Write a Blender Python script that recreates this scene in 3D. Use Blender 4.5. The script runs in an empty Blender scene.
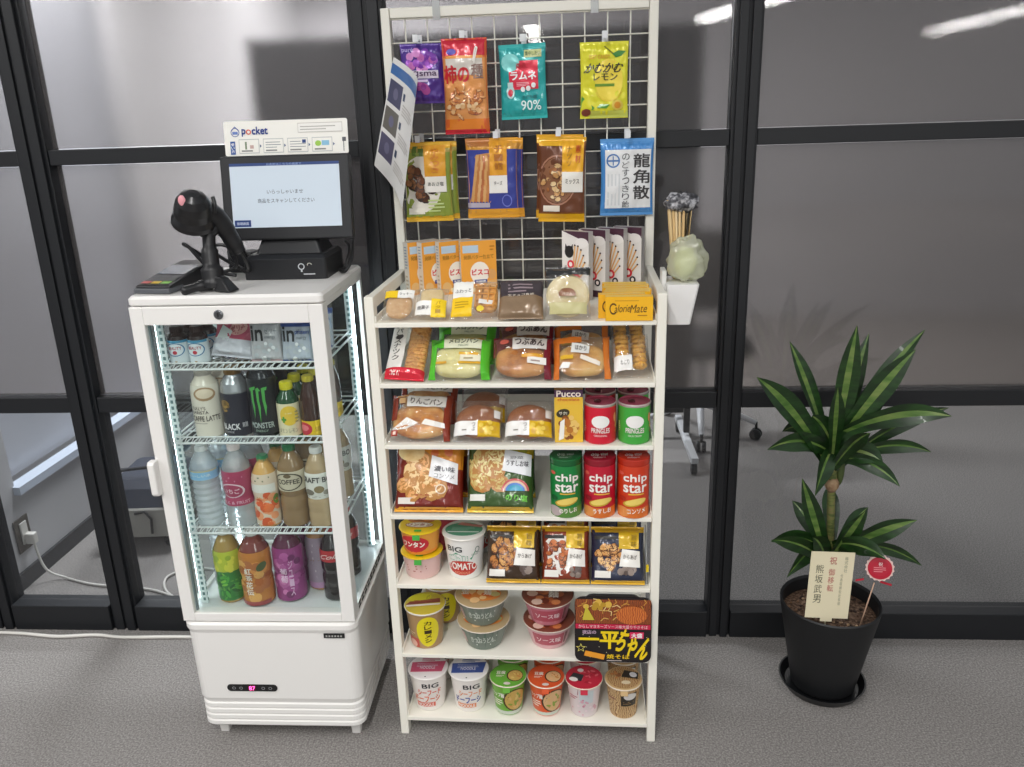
import bpy, math, random
from mathutils import Vector, Matrix, noise
from mathutils.geometry import tessellate_polygon
R = math.radians
PI = math.pi
SC = bpy.context.scene
COL = SC.collection

# ---------------------------------------------------------------- camera
def cam_axes(p, r, y):
    p, r, y = R(p), R(r), R(y)
    f = Vector((math.sin(y)*math.cos(p), math.cos(y)*math.cos(p), -math.sin(p)))
    x = Vector((math.cos(y), -math.sin(y), 0)); u = x.cross(f)
    return x*math.cos(r)+u*math.sin(r), u*math.cos(r)-x*math.sin(r), f
cx, cu_, cf = cam_axes(17.8, -1.83, -4.09)
cam = bpy.data.objects.new('camera', bpy.data.cameras.new('camera'))
COL.objects.link(cam)
cam.data.sensor_width = 36; cam.data.lens = 814.0/1024*36; cam.data.clip_start = .02
m = Matrix((cx, cu_, -cf)).transposed().to_4x4(); m.translation = Vector((0, -2.168, 1.512))
cam.matrix_world = m
SC.camera = cam
# ---------------------------------------------------------------- world, exposure
SC.view_settings.view_transform = 'Standard'; SC.view_settings.look = 'None'
SC.view_settings.exposure = 0.06; SC.view_settings.gamma = 1
SC.view_settings.use_curve_mapping = False
w = bpy.data.worlds.new('world'); SC.world = w; w.use_nodes = True
w.node_tree.nodes['Background'].inputs[0].default_value = (.93, .96, 1, 1)
w.node_tree.nodes['Background'].inputs[1].default_value = .36
SC.cycles.transparent_max_bounces = 32
SC.cycles.max_bounces = 8
SC.cycles.sample_clamp_indirect = 4

# ---------------------------------------------------------------- materials
def lin(h):
    h = h.lstrip('#'); o = []
    for i in (0, 2, 4):
        c = int(h[i:i+2], 16)/255
        o.append(c/12.92 if c < .04045 else ((c+.055)/1.055)**2.4)
    return (*o, 1)
MC = {}
def new(name):
    m = bpy.data.materials.new(name); m.use_nodes = True
    return m, m.node_tree.nodes, m.node_tree.links, m.node_tree.nodes['Principled BSDF']
def P(h, rough=.5, metal=0, coat=0, emis=0, bump=0, bs=60):
    k = (h, rough, metal, coat, emis, bump, bs)
    if k in MC: return MC[k]
    m, n, l, b = new('paint_'+h)
    b.inputs['Base Color'].default_value = lin(h); b.inputs['Roughness'].default_value = rough
    b.inputs['Metallic'].default_value = metal; b.inputs['Coat Weight'].default_value = coat
    b.inputs['Coat Roughness'].default_value = .08
    if emis:
        b.inputs['Emission Color'].default_value = lin(h); b.inputs['Emission Strength'].default_value = emis
    if bump:
        t = n.new('ShaderNodeTexCoord'); z = n.new('ShaderNodeTexNoise'); z.inputs['Scale'].default_value = bs
        z.inputs['Detail'].default_value = 3
        u = n.new('ShaderNodeBump'); u.inputs['Strength'].default_value = bump; u.inputs['Distance'].default_value = .004
        l.new(t.outputs['Object'], z.inputs['Vector']); l.new(z.outputs[0], u.inputs['Height']); l.new(u.outputs[0], b.inputs['Normal'])
    MC[k] = m
    return m
def G(h): return P(h, .27, .12, .35, 0, .5, 38)          # printed glossy foil
def T(cols, scale=60, rough=.4, kind='noise', bump=.3, coat=.1, stretch=(1, 1, 1)):   # mottled food / print
    k = (tuple(cols), scale, rough, kind, bump, stretch)
    if k in MC: return MC[k]
    m, n, l, b = new('mottle_'+cols[0])
    t = n.new('ShaderNodeTexCoord'); mp = n.new('ShaderNodeMapping'); mp.inputs['Scale'].default_value = stretch
    l.new(t.outputs['Object'], mp.inputs[0])
    if kind == 'voronoi':
        z = n.new('ShaderNodeTexVoronoi'); out = z.outputs['Distance']
    elif kind == 'wave':
        z = n.new('ShaderNodeTexWave'); z.inputs['Distortion'].default_value = 9; z.inputs['Detail'].default_value = 2; out = z.outputs[1]
    else:
        z = n.new('ShaderNodeTexNoise'); z.inputs['Detail'].default_value = 4; out = z.outputs[0]
    z.inputs['Scale'].default_value = scale
    l.new(mp.outputs[0], z.inputs['Vector'])
    r = n.new('ShaderNodeValToRGB'); e = r.color_ramp.elements
    lo, hi = (.3, .7) if kind == 'noise' else (.05, .8)
    for i, c in enumerate(cols):
        p = lo+(hi-lo)*i/max(1, len(cols)-1)
        q = e[i] if i < 2 and len(cols) > 1 else e.new(p)
        q.position = p; q.color = lin(c)
    l.new(out, r.inputs[0]); l.new(r.outputs[0], b.inputs['Base Color'])
    b.inputs['Roughness'].default_value = rough; b.inputs['Coat Weight'].default_value = coat
    if bump:
        u = n.new('ShaderNodeBump'); u.inputs['Strength'].default_value = bump; u.inputs['Distance'].default_value = .003
        l.new(out, u.inputs['Height']); l.new(u.outputs[0], b.inputs['Normal'])
    MC[k] = m
    return m
def clear(name, tint, refl, rough, bump=0, bscale=40, milk=0, milkcol='#dfe6e8', edge=.5, blur=0):
    """thin clear sheet: tinted transparent + reflecting surface, optional milky film"""
    if name in MC: return MC[name]
    m, n, l, b = new(name); n.remove(b); out = n['Material Output']
    if blur:
        tr = n.new('ShaderNodeBsdfRefraction'); tr.inputs['Roughness'].default_value = blur; tr.inputs['IOR'].default_value = 1.45
    else: tr = n.new('ShaderNodeBsdfTransparent')
    tr.inputs[0].default_value = lin(tint)
    g = n.new('ShaderNodeBsdfGlossy'); g.inputs['Roughness'].default_value = rough; g.inputs[0].default_value = (1, 1, 1, 1)
    if bump:
        t = n.new('ShaderNodeTexCoord'); z = n.new('ShaderNodeTexNoise'); z.inputs['Scale'].default_value = bscale; z.inputs['Detail'].default_value = 2
        u = n.new('ShaderNodeBump'); u.inputs['Strength'].default_value = bump; u.inputs['Distance'].default_value = .006
        l.new(t.outputs['Object'], z.inputs['Vector']); l.new(z.outputs[0], u.inputs['Height']); l.new(u.outputs[0], g.inputs['Normal'])
    lw = n.new('ShaderNodeLayerWeight'); lw.inputs[0].default_value = .35
    mu = n.new('ShaderNodeMath'); mu.operation = 'MULTIPLY_ADD'; mu.inputs[1].default_value = edge; mu.inputs[2].default_value = refl; mu.use_clamp = True
    l.new(lw.outputs['Facing'], mu.inputs[0])
    base = tr.outputs[0]
    if milk:
        d = n.new('ShaderNodeBsdfDiffuse'); d.inputs[0].default_value = lin(milkcol)
        tl = n.new('ShaderNodeBsdfTranslucent'); tl.inputs[0].default_value = lin(milkcol)
        a = n.new('ShaderNodeMixShader'); a.inputs[0].default_value = .5
        l.new(d.outputs[0], a.inputs[1]); l.new(tl.outputs[0], a.inputs[2])
        a2 = n.new('ShaderNodeMixShader'); a2.inputs[0].default_value = milk
        l.new(tr.outputs[0], a2.inputs[1]); l.new(a.outputs[0], a2.inputs[2]); base = a2.outputs[0]
    x = n.new('ShaderNodeMixShader')
    l.new(mu.outputs[0], x.inputs[0]); l.new(base, x.inputs[1]); l.new(g.outputs[0], x.inputs[2]); l.new(x.outputs[0], out.inputs[0])
    MC[name] = m
    return m
WHITE = P('#efece6', .35); RACK = P('#f0ede1', .38); BLACK = P('#17181b', .4); DARK = P('#24262b', .45)
FILM = clear('clear_film', '#fafafa', .05, .07, 1.0, 48, .03, '#ffffff', .3)
GLASS = clear('fridge_glass', '#eef5f3', .03, .02, edge=.18)
PANE = clear('clear_partition_glass', '#cdd0d2', .035, .03, .05, 20, .05, '#8f9094', .1)
FROST = clear('film_partition_glass', '#dfdddc', .045, .022, .006, 230, .2, '#84807f', .05, .16)
PET = clear('clear_bottle', '#f1f8fa', .06, .05, .5, 120, .16, '#dfeef4', .5)
PETW = clear('water_bottle', '#f4fafc', .14, .05, 1., 110, .42, '#f6fbfd', .5)
BLK = P('#141414', .6)

# ---------------------------------------------------------------- mesh builder
class MB:
    def __init__(s): s.v = []; s.f = []; s.m = []; s.mats = []; s.xf = None; s.sm = []
    def mi(s, m):
        if m not in s.mats: s.mats.append(m)
        return s.mats.index(m)
    def add(s, vs, fs, m, smooth=False):
        o = len(s.v)
        s.v += [tuple(s.xf @ Vector(v)) if s.xf else tuple(v) for v in vs]
        k = s.mi(m)
        for f in fs: s.f.append([o+i for i in f]); s.m.append(k); s.sm.append(smooth)
    def box(s, x0, x1, y0, y1, z0, z1, m):
        v = [(x, y, z) for z in (z0, z1) for y in (y0, y1) for x in (x0, x1)]
        s.add(v, [(0, 2, 3, 1), (4, 5, 7, 6), (0, 1, 5, 4), (1, 3, 7, 5), (3, 2, 6, 7), (2, 0, 4, 6)], m)
        return s
    def grid(s, fn, nu, nv, m, smooth=True):
        v = [fn(i/nu, j/nv) for j in range(nv+1) for i in range(nu+1)]
        f = [(j*(nu+1)+i, j*(nu+1)+i+1, (j+1)*(nu+1)+i+1, (j+1)*(nu+1)+i) for j in range(nv) for i in range(nu)]
        s.add(v, f, m, smooth)
        return s
    def lathe(s, prof, m, n=28, c=(0, 0, 0), caps=True, mf=None):
        """prof: list of (r,z) or (r,z,mat for the segment ending here)"""
        for k in range(1, len(prof)):
            a, b = prof[k-1], prof[k]; mm = b[2] if len(b) > 2 else m
            v = []
            for (r, z) in (a[:2], b[:2]):
                for i in range(n):
                    t = 2*PI*i/n; v.append((c[0]+r*math.cos(t), c[1]+r*math.sin(t), c[2]+z))
            s.add(v, [(i, (i+1) % n, n+(i+1) % n, n+i) for i in range(n)], mm, True)
        if caps:
            for q, p in ((0, prof[0]), (1, prof[-1])):
                if p[0] > 1e-5:
                    v = [(c[0]+p[0]*math.cos(2*PI*i/n), c[1]+p[0]*math.sin(2*PI*i/n), c[2]+p[1]) for i in range(n)]
                    s.add(v, [tuple(range(n)) if q else tuple(range(n))[::-1]], (prof[-1][2] if q and len(prof[-1]) > 2 else m))
        return s
    def tube(s, pts, r, m, n=6, closed=False):
        pts = [Vector(p) for p in pts]; N = len(pts); rings = []
        up = Vector((0.01, .02, 1))
        for i, p in enumerate(pts):
            if closed: t = pts[(i+1) % N]-pts[i-1]
            else: t = pts[min(i+1, N-1)]-pts[max(i-1, 0)]
            t.normalize(); a = t.cross(up)
            if a.length < .05: a = t.cross(Vector((1, 0, 0)))
            a.normalize(); b = t.cross(a); up = b*-1 if b.dot(up) < 0 else b
            rr = r[i] if isinstance(r, (list, tuple)) else r
            rings += [p+a*(rr*math.cos(2*PI*k/n))+b*(rr*math.sin(2*PI*k/n)) for k in range(n)]
        f = []
        for i in range(N if closed else N-1):
            j = (i+1) % N
            f += [(i*n+k, i*n+(k+1) % n, j*n+(k+1) % n, j*n+k) for k in range(n)]
        if not closed: f += [tuple(range(n))[::-1], tuple(range((N-1)*n, N*n))]
        s.add(rings, f, m, True)
        return s
    def loft(s, rings, m, n=5):
        """rounded-rectangle rings: (x0,x1,y0,y1,r,z)"""
        L = []
        for (x0, x1, y0, y1, r, z) in rings:
            for (cx, cy, a0) in ((x1-r, y1-r, 0), (x0+r, y1-r, 90), (x0+r, y0+r, 180), (x1-r, y0+r, 270)):
                for k in range(n+1):
                    a = R(a0+90*k/n); L.append((cx+r*math.cos(a), cy+r*math.sin(a), z))
        N = 4*(n+1); f = []
        for j in range(len(rings)-1):
            f += [(j*N+i, j*N+(i+1) % N, (j+1)*N+(i+1) % N, (j+1)*N+i) for i in range(N)]
        f += [tuple(range(N))[::-1], tuple(range((len(rings)-1)*N, len(rings)*N))]
        s.add(L, f, m)
        return s
    def prism(s, pts, y0, y1, m):
        """outline in x,z extruded along y"""
        n = len(pts); v = [(x, y0, z) for x, z in pts]+[(x, y1, z) for x, z in pts]
        s.add(v, [tuple(range(n)), tuple(range(n, 2*n))[::-1]]+[(i, i+n, (i+1) % n+n, (i+1) % n) for i in range(n)], m)
        return s
    def blob(s, c, r, m, amp=.1, fr=2, seed=0, p=2., nu=20, nv=12):
        def fn(u, v):
            a, b = 2*PI*u, PI*(v-.5)
            sg = lambda t, e: math.copysign(abs(t)**e, t)
            e = 2/p
            d = Vector((sg(math.cos(b), e)*sg(math.cos(a), e), sg(math.cos(b), e)*sg(math.sin(a), e), sg(math.sin(b), e)))
            k = 1+amp*noise.noise(d*fr+Vector((seed, seed*1.7, 0)))
            return (c[0]+d.x*r[0]*k, c[1]+d.y*r[1]*k, c[2]+d.z*r[2]*k)
        return s.grid(fn, nu, nv, m)
    def build(s, name, parent=None, bev=0, label=None):
        me = bpy.data.meshes.new(name); me.from_pydata(s.v, [], s.f)
        for m in s.mats: me.materials.append(m)
        me.polygons.foreach_set('material_index', s.m); me.polygons.foreach_set('use_smooth', s.sm); me.update()
        o = bpy.data.objects.new(name, me); COL.objects.link(o)
        if parent: o.parent = parent
        if label: o['label'] = label
        if bev:
            b = o.modifiers.new('bevel', 'BEVEL'); b.width = bev; b.segments = 2; b.limit_method = 'ANGLE'; b.angle_limit = R(50)
        return o

TC = {}
def textmesh(t, bold):
    k = (t, bold)
    if k not in TC:
        c = bpy.data.curves.new('t', 'FONT'); c.body = t; c.resolution_u = 3; c.offset = bold
        o = bpy.data.objects.new('t', c); me = bpy.data.meshes.new_from_object(o)
        v = [(p.co.x, p.co.y) for p in me.vertices]; f = [tuple(q.vertices) for q in me.polygons]
        bpy.data.objects.remove(o); bpy.data.curves.remove(c); bpy.data.meshes.remove(me)
        if v:
            x0, x1 = min(a for a, _ in v), max(a for a, _ in v); y0, y1 = min(b for _, b in v), max(b for _, b in v)
            v = [((a-x0)/max(1e-6, x1-x0), (b-y0)/max(1e-6, y1-y0)) for a, b in v]
        TC[k] = (v, f)
    return TC[k]
def C(h): return P(h, .35, 0, .15) if isinstance(h, str) else h

class K:
    """print laid on a surface fn(u,v,d) of a mesh builder; u to the right, v up, both 0..1"""
    def __init__(s, mb, fn, asp=1., sub=(0, 0, 1, 1), base=0, ls=.00028): s.mb = mb; s.fn = fn; s.asp = asp; s.b = sub; s.base = base; s.ls = ls
    def pt(s, u, v, l):
        u, v = min(1, max(0, u)), min(1, max(0, v))
        return s.fn(s.b[0]+u*(s.b[2]-s.b[0]), s.b[1]+v*(s.b[3]-s.b[1]), s.ls*(l+s.base)+.0002)
    def Q(s, a, b, c, d, m, l=1, n=8):
        g = lambda u, v: s.pt((a[0]*(1-u)+b[0]*u)*(1-v)+(d[0]*(1-u)+c[0]*u)*v, (a[1]*(1-u)+b[1]*u)*(1-v)+(d[1]*(1-u)+c[1]*u)*v, l)
        s.mb.grid(g, n, n, C(m)); return s
    def R(s, u0, v0, u1, v1, m, l=1, n=8):
        if s.ls > .0004 and n > 2 and (u1-u0)*(v1-v0) > .12: n = int(n*2.4)
        return s.Q((u0, v0), (u1, v0), (u1, v1), (u0, v1), m, l, n)
    def E(s, cu, cv, ru, rv, m, l=1, rot=0, n=18, arc=(0, 2*PI)):
        a = R(rot); v = []; nr = 3; full = abs(arc[1]-arc[0]-2*PI) < 1e-6
        for k in range(nr+1):
            for i in range(n+1):
                t = arc[0]+(arc[1]-arc[0])*i/n; x = ru*k/nr*math.cos(t); y = rv*k/nr*math.sin(t)/1.0
                X = x*math.cos(a)-y*math.sin(a)/s.asp; Y = x*math.sin(a)*s.asp+y*math.cos(a)
                v.append(s.pt(cu+X, cv+Y, l))
        s.mb.add(v, [(k*(n+1)+i, k*(n+1)+i+1, (k+1)*(n+1)+i+1, (k+1)*(n+1)+i) for k in range(nr) for i in range(n)], C(m), True)
        return s
    def O(s, cu, cv, ru, rv, m, w=.15, l=1, n=24, a0=0, a1=360):     # ring
        v = []
        for k in (1-w, 1):
            for i in range(n+1):
                t = R(a0+(a1-a0)*i/n); v.append(s.pt(cu+ru*k*math.cos(t), cv+rv*k*math.sin(t), l))
        s.mb.add(v, [(i, i+1, n+2+i, n+1+i) for i in range(n)], C(m)); return s
    def P(s, pts, m, l=1):
        tr = tessellate_polygon([[Vector((a, b, 0)) for a, b in pts]])
        s.mb.add([s.pt(a, b, l) for a, b in pts], [t for t in tr], C(m)); return s
    def L(s, pts, w, m, l=1):       # stroke of width w (in u units)
        for (a, b) in zip(pts[:-1], pts[1:]):
            dx, dy = b[0]-a[0], (b[1]-a[1])/s.asp; q = math.hypot(dx, dy) or 1
            nx, ny = -dy/q*w/2, dx/q*w/2*s.asp
            s.Q((a[0]-nx, a[1]-ny), (b[0]-nx, b[1]-ny), (b[0]+nx, b[1]+ny), (a[0]+nx, a[1]+ny), m, l, 2)
        return s
    def T(s, t, u0, v0, u1, v1, m, l=2, bold=.02, rot=0, skew=0):
        v, f = textmesh(t, 0); a = R(rot); q = bold*.55/max(1, len(t)*.8)*(u1-u0); p = bold*.55*(v1-v0)
        for j, (ex, ey) in enumerate(((q, p), (-q, p), (q, -p), (-q, -p)) if bold > .012 else ((0, 0),)):
            cu, cv = (u0+u1)/2+ex, (v0+v1)/2+ey; o = []
            for x, y in v:
                X = (x-.5)*(u1-u0)+skew*(y-.5)*(u1-u0); Y = (y-.5)*(v1-v0)
                o.append(s.pt(cu+X*math.cos(a)-Y*math.sin(a)/s.asp, cv+X*math.sin(a)*s.asp+Y*math.cos(a), l+j*.07))
            s.mb.add(o, f, C(m))
        return s
    def V(s, t, u0, v0, u1, v1, m, l=2, bold=.02):     # vertical writing
        h = (v1-v0)/len(t)
        for i, ch in enumerate(t): s.T(ch, u0, v1-(i+.92)*h, u1, v1-(i+.08)*h, m, l, bold)
        return s
    def B(s, cu, cv, ru, rv, mats, n, size, l=1, seed=0, el=1., dk=None):     # a printed pile of pieces
        rd = random.Random(seed)
        for i in range(n):
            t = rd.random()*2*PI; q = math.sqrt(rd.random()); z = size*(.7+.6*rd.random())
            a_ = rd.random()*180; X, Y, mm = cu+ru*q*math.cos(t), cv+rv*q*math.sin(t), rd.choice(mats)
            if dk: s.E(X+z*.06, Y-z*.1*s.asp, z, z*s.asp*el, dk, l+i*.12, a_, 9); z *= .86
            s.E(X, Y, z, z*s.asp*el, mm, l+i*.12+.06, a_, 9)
        return s
    def lines(s, u0, v0, u1, v1, m, n=3, l=2, fill=.45, seed=1):     # small print too fine to read
        rd = random.Random(seed)
        for i in range(n):
            a = v0+(v1-v0)*(i+.2)/n; s.R(u0, a, u0+(u1-u0)*(.65+.35*rd.random()), a+(v1-v0)/n*fill, m, l, 2)
        return s
    def star(s, cu, cv, r, m, l=2, n=5, inner=.42):
        pts = []
        for i in range(2*n):
            q = r if i % 2 == 0 else r*inner; t = PI/2+PI*i/n; pts.append((cu+q*math.cos(t), cv+q*math.sin(t)*s.asp))
        return s.P(pts, m, l)
    def at(s, u0, v0, u1, v1):
        b = s.b; return K(s.mb, s.fn, s.asp*(u1-u0)/(v1-v0), (b[0]+u0*(b[2]-b[0]), b[1]+v0*(b[3]-b[1]), b[0]+u1*(b[2]-b[0]), b[1]+v1*(b[3]-b[1])), s.base)

# ---------------------------------------------------------------- frames and things
class Frame:
    def __init__(s, ox, oy, deg): s.o = (ox, oy); s.a = R(deg)
    def to(s, x, y, z):
        c, n = math.cos(s.a), math.sin(s.a); return Vector((s.o[0]+x*c-y*n, s.o[1]+x*n+y*c, z))
RK = Frame(-.432, -.4465, -1.1); FG = Frame(-.953, -.484, .4); W0 = Frame(0, 0, 0)
def place(o, x, y, z, rz=0, rx=0, ry=0, F=W0):
    o.location = F.to(x, y, z)
    o.rotation_mode = 'XYZ'
    o.rotation_euler = (Matrix.Rotation(F.a+R(rz), 3, 'Z') @ Matrix.Rotation(R(ry), 3, 'Y') @ Matrix.Rotation(R(-rx), 3, 'X')).to_euler('XYZ')
def tag(o, label, cat, group=None, kind=None):
    o['label'] = label; o['category'] = cat
    if group: o['group'] = group
    if kind: o['kind'] = kind
    return o
def thing(name, label, cat, group=None):
    o = bpy.data.objects.new(name, None); o.empty_display_size = .05; COL.objects.link(o)
    return tag(o, label, cat, group)
def struct(mb, name, bev=0):
    o = mb.build(name, bev=bev); o['kind'] = 'structure'; return o
def dup(r, label=None, group=None):
    c = r.copy(); COL.objects.link(c)
    if label: c['label'] = label
    if group: c['group'] = group
    for ch in list(r.children):
        d = ch.copy(); COL.objects.link(d); d.parent = c
        for g in list(ch.children):
            e = g.copy(); COL.objects.link(e); e.parent = d
    return c
def shift(o, dx, dy, dz=0, rz=0):
    o.location = o.location+Vector((dx, dy, dz))
    if rz:
        o.rotation_euler = (Matrix.Rotation(R(rz), 3, 'Z') @ o.rotation_euler.to_matrix()).to_euler('XYZ')
    return o

# ================================================================= SETTING
CARPET = T(['#6b6865', '#86827f', '#a39f9b'], 210, .95, bump=.35, coat=0)
b = MB().box(-8, 8, -12.5, 6, -.05, 0, CARPET); struct(b, 'floor')
FRM = P('#15171b', .5)
XM = [(-1.872, -1.785), (-1.461, -1.376), (-.535, -.447), (.415, .482), (1.39, 1.46)]
ti = 1
for (a, c) in XM:
    b = MB().box(a, c, 0, .06, 0, 2.6, FRM); q = (c-a)
    b.box(a+q*.12, a+q*.45, -.008, .0, 0, 2.6, FRM).box(a+q*.58, a+q*.9, -.012, .0, 0, 2.6, FRM)
    struct(b, 'trim_%d' % ti, .002); ti += 1
wi = 1
edges = [-3.0]+[v for a, c in XM for v in (a, c)]+[3.6]
for i in range(0, len(edges), 2):
    a, c = edges[i], edges[i+1]
    for (z0, z1, y0) in ((0, .088, -.012), (.735, .782, .004), (1.438, 1.478, .004), (2.15, 2.2, .004)):
        b = MB().box(a+.001, c-.001, y0, .056, z0, z1, FRM); struct(b, 'trim_%d' % ti, .002); ti += 1
    for (z0, z1, mt) in ((.09, .733, PANE), (.784, 1.436, FROST), (1.48, 2.148, FROST)):
        b = MB().box(a+.002, c-.002, .03, .034, z0, z1, mt)
        if mt is PANE: b.f = [b.f[2]]; b.m = b.m[:1]; b.sm = b.sm[:1]     # clear glass as one sheet
        struct(b, 'window_%d' % wi); wi += 1
# room beyond the partition
WALLG = P('#c2c2c4', .8)
b = MB()
b.box(-2.05, -1.92, .062, .30, 0, 2.7, WALLG).box(-2.05, -1.92, .30, 1.5, 0, .33, WALLG).box(-2.05, -1.92, .30, 1.5, 2.3, 2.7, WALLG)
b.box(-2.05, -1.92, 1.5, 4.2, 0, 2.7, WALLG)
struct(b, 'wall_left')
struct(MB().box(-1.919, -1.908, .062, 4.1, 0, .06, P('#2b2d31', .5)), 'baseboard_left')
struct(MB().box(-1.95, -1.895, .29, 1.51, .331, .36, P('#c9d3e2', .35)), 'trim_%d' % ti); ti += 1
b = MB(); b.box(-1.99, -1.985, .31, 1.49, .36, 2.3, P('#9a9da4', .3, 0, .2, .35)); struct(b, 'window_%d' % wi); wi += 1
struct(MB().box(-6, 6, 4.2, 4.3, 0, 2.7, P('#b4b3b6', .8)), 'wall_back')

# ceiling lights: long tubes running away from the glass on this side
def ceil_light(x, y, ln, pw, label, wdt=.12, ax='Y', z=2.62, colr=(1, .98, .96), rz=0):
    t = thing('ceiling_light', label, 'ceiling light', 'ceiling lights'); place(t, x, y, z, rz)
    b = MB(); hx, hy = (wdt*.8, ln/2+.03) if ax == 'Y' else (ln/2+.03, wdt*.8)
    b.box(-hx, hx, -hy, hy, .02, .07, WHITE).build('housing', t, .004)
    L = bpy.data.lights.new('tube', 'AREA'); L.shape = 'RECTANGLE'; L.size, L.size_y = (wdt, ln) if ax == 'Y' else (ln, wdt)
    L.energy = pw; L.color = colr
    o = bpy.data.objects.new('tube', L); COL.objects.link(o); o.parent = t; o.location = (0, 0, .015)
ceil_light(-.42, -2.9, 2.4, 60, 'ceiling light above the camera, second row from the left')
ceil_light(2.0, -3.4, 2.6, 38, 'ceiling light to the right of the camera')
ceil_light(-2.4, -2.2, 2.4, 48, 'ceiling light to the left of the camera, above the cooler side')
ceil_light(-.40, -9.2, 3.0, 70, 'far ceiling light behind the camera')
ceil_light(1.95, -7.8, 2.0, 90, 'far ceiling light behind and right of the camera', rz=-17)
ceil_light(5.64, -10.3, 3.0, 100, 'far right ceiling light in the last row')
ceil_light(-1.55, 1.0, 1.0, 68, 'added unseen ceiling light backlighting the left glass panels', .3, 'X', 2.5, (.97, .98, 1))  # added lamp, backlights the left panes in place of window daylight
ceil_light(-1.5, 3.1, 1.6, 215, 'added unseen ceiling light brightening the back wall beyond the glass', .3, 'X', 2.5, (.97, .98, 1))  # added lamp out of view, brightens the far wall seen through the film
ceil_light(1.9, 2.2, 1.8, 22, 'added unseen ceiling light brightening the room beyond the right glass panels', .3, 'X', 2.62, (1, .93, .88))  # added lamp out of view, lifts the floor and panes at the right

# rolling board behind the glass
t = thing('rolling_board', 'tall dark rolling board with white feet behind the glass partition', 'rolling board'); place(t, -.38, 1.45, 0)
MB().box(-.918, .918, -.015, .015, .2, 1.87, P('#19191c', .6)).build('board_panel', t, .004)
for sx in (-1, 1):
    MB().box(sx*.935-.014, sx*.935+.014, -.014, .014, .10, 1.88, P('#202124', .4)).build('post', t, .003)
    f = MB().box(sx*.935-.016, sx*.935+.016, -.28, .28, .055, .085, P('#d5d6d8', .4)).build('foot', t, .004)
    for sy in (-.26, .26):
        b = MB(); b.xf = Matrix.Translation((sx*.935, sy, .028)) @ Matrix.Rotation(R(90), 4, 'Y')
        b.lathe([(.0, -.012), (.024, -.012), (.028, -.008), (.028, .008), (.024, .012), (0, .012)], BLACK, 18); b.xf = None
        b.box(sx*.935-.008, sx*.935+.008, sy-.012, sy+.012, .03, .056, BLACK); b.build('caster', t)
# office chair foot behind the glass, white leg and black caster
t = thing('office_chair', 'white swivel chair base with black casters behind the glass, right of the food rack', 'office chair'); place(t, .66, 1.72, 0)
for k in range(5):
    a = R(-97+72*k); e = (math.cos(a)*.28, math.sin(a)*.28)
    b = MB(); b.tube([(0, 0, .15), (e[0]*.6, e[1]*.6, .12), (e[0], e[1], .085)], [.02, .017, .013], P('#e4e4e6', .35), 8); l_ = b.build('leg', t)
    b = MB(); b.tube([(e[0], e[1], .05), (e[0], e[1], .09)], .007, BLACK, 8)
    for q in (-1, 1):
        b.xf = Matrix.Translation((e[0]+q*.013*math.sin(a), e[1]-q*.013*math.cos(a), .028)) @ Matrix.Rotation(a, 4, 'Z') @ Matrix.Rotation(R(90), 4, 'X')
        b.lathe([(0, -.009), (.024, -.009), (.028, -.004), (.028, .004), (.024, .009), (0, .009)], BLACK, 18); b.xf = None
    b.build('caster', l_)
MB().lathe([(.03, .13), (.035, .17), (.025, .18), (.025, .42)], P('#c9c9cc', .3)).build('column', t)
b = MB(); b.blob((0, 0, .46), (.24, .24, .045), P('#34363a', .8), 0, p=3.2).build('seat', t)
b = MB(); b.grid(lambda u, v: ((u-.5)*.44, .24+.05*math.cos((u-.5)*3), .55+v*.42), 10, 8, P('#34363a', .8)).build('backrest', t)
# shredder-like machine with navy lid
t = thing('wheeled_cabinet', 'low beige machine on black casters with a navy lid, beyond the left glass', 'office machine'); place(t, -1.64, .5, 0, 4)
MB().loft([(-.13, .14, 0, .30, .02, .055), (-.135, .145, -.005, .31, .02, .06), (-.14, .15, -.01, .32, .02, .17), (-.135, .145, -.005, .31, .02, .175)], P('#a9a79f', .6)).build('body', t)
b = MB(); b.loft([(-.13, .155, .0, .33, .03, .176), (-.11, .15, .04, .33, .03, .235), (-.08, .13, .08, .3, .03, .26)], P('#1d2638', .45)); b.build('lid', t)
MB().tube([(-.12, .02, .2), (-.12, .0, .24), (-.06, .1, .29), (.06, .1, .30), (.13, .0, .22)], .008, P('#15181f', .4)).build('handle', t)
MB().tube([(.02, -.016, .16), (.06, -.02, .17), (.08, -.02, .14), (.075, -.02, .08)], .005, BLACK).build('power_lead', t)
for sx in (-.1, .11):
    for sy in (.04, .27):
        b = MB(); b.xf = Matrix.Translation((sx, sy, .027)) @ Matrix.Rotation(R(90), 4, 'Y')
        b.lathe([(0, -.012), (.022, -.012), (.027, -.007), (.027, .007), (.022, .012), (0, .012)], BLACK, 16); b.xf = None
        b.box(sx-.008, sx+.008, sy-.012, sy+.012, .03, .056, BLACK); b.build('caster', t)
# low cabinet with a bright sill beyond
t = thing('window_blind_stack', 'bluish low panel under a bright slatted blind beyond the left glass', 'blind'); place(t, -1.5, 1.7, 0)
MB().box(-.38, .1, 0, .04, 0, .62, P('#7c86a0', .6)).build('panel', t, .004)
b = MB()
for i in range(5): b.box(-.38, .1, -.02, .03, .64+i*.035, .652+i*.035, P('#dfe6f2', .4))
b.build('slats', t)
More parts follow.
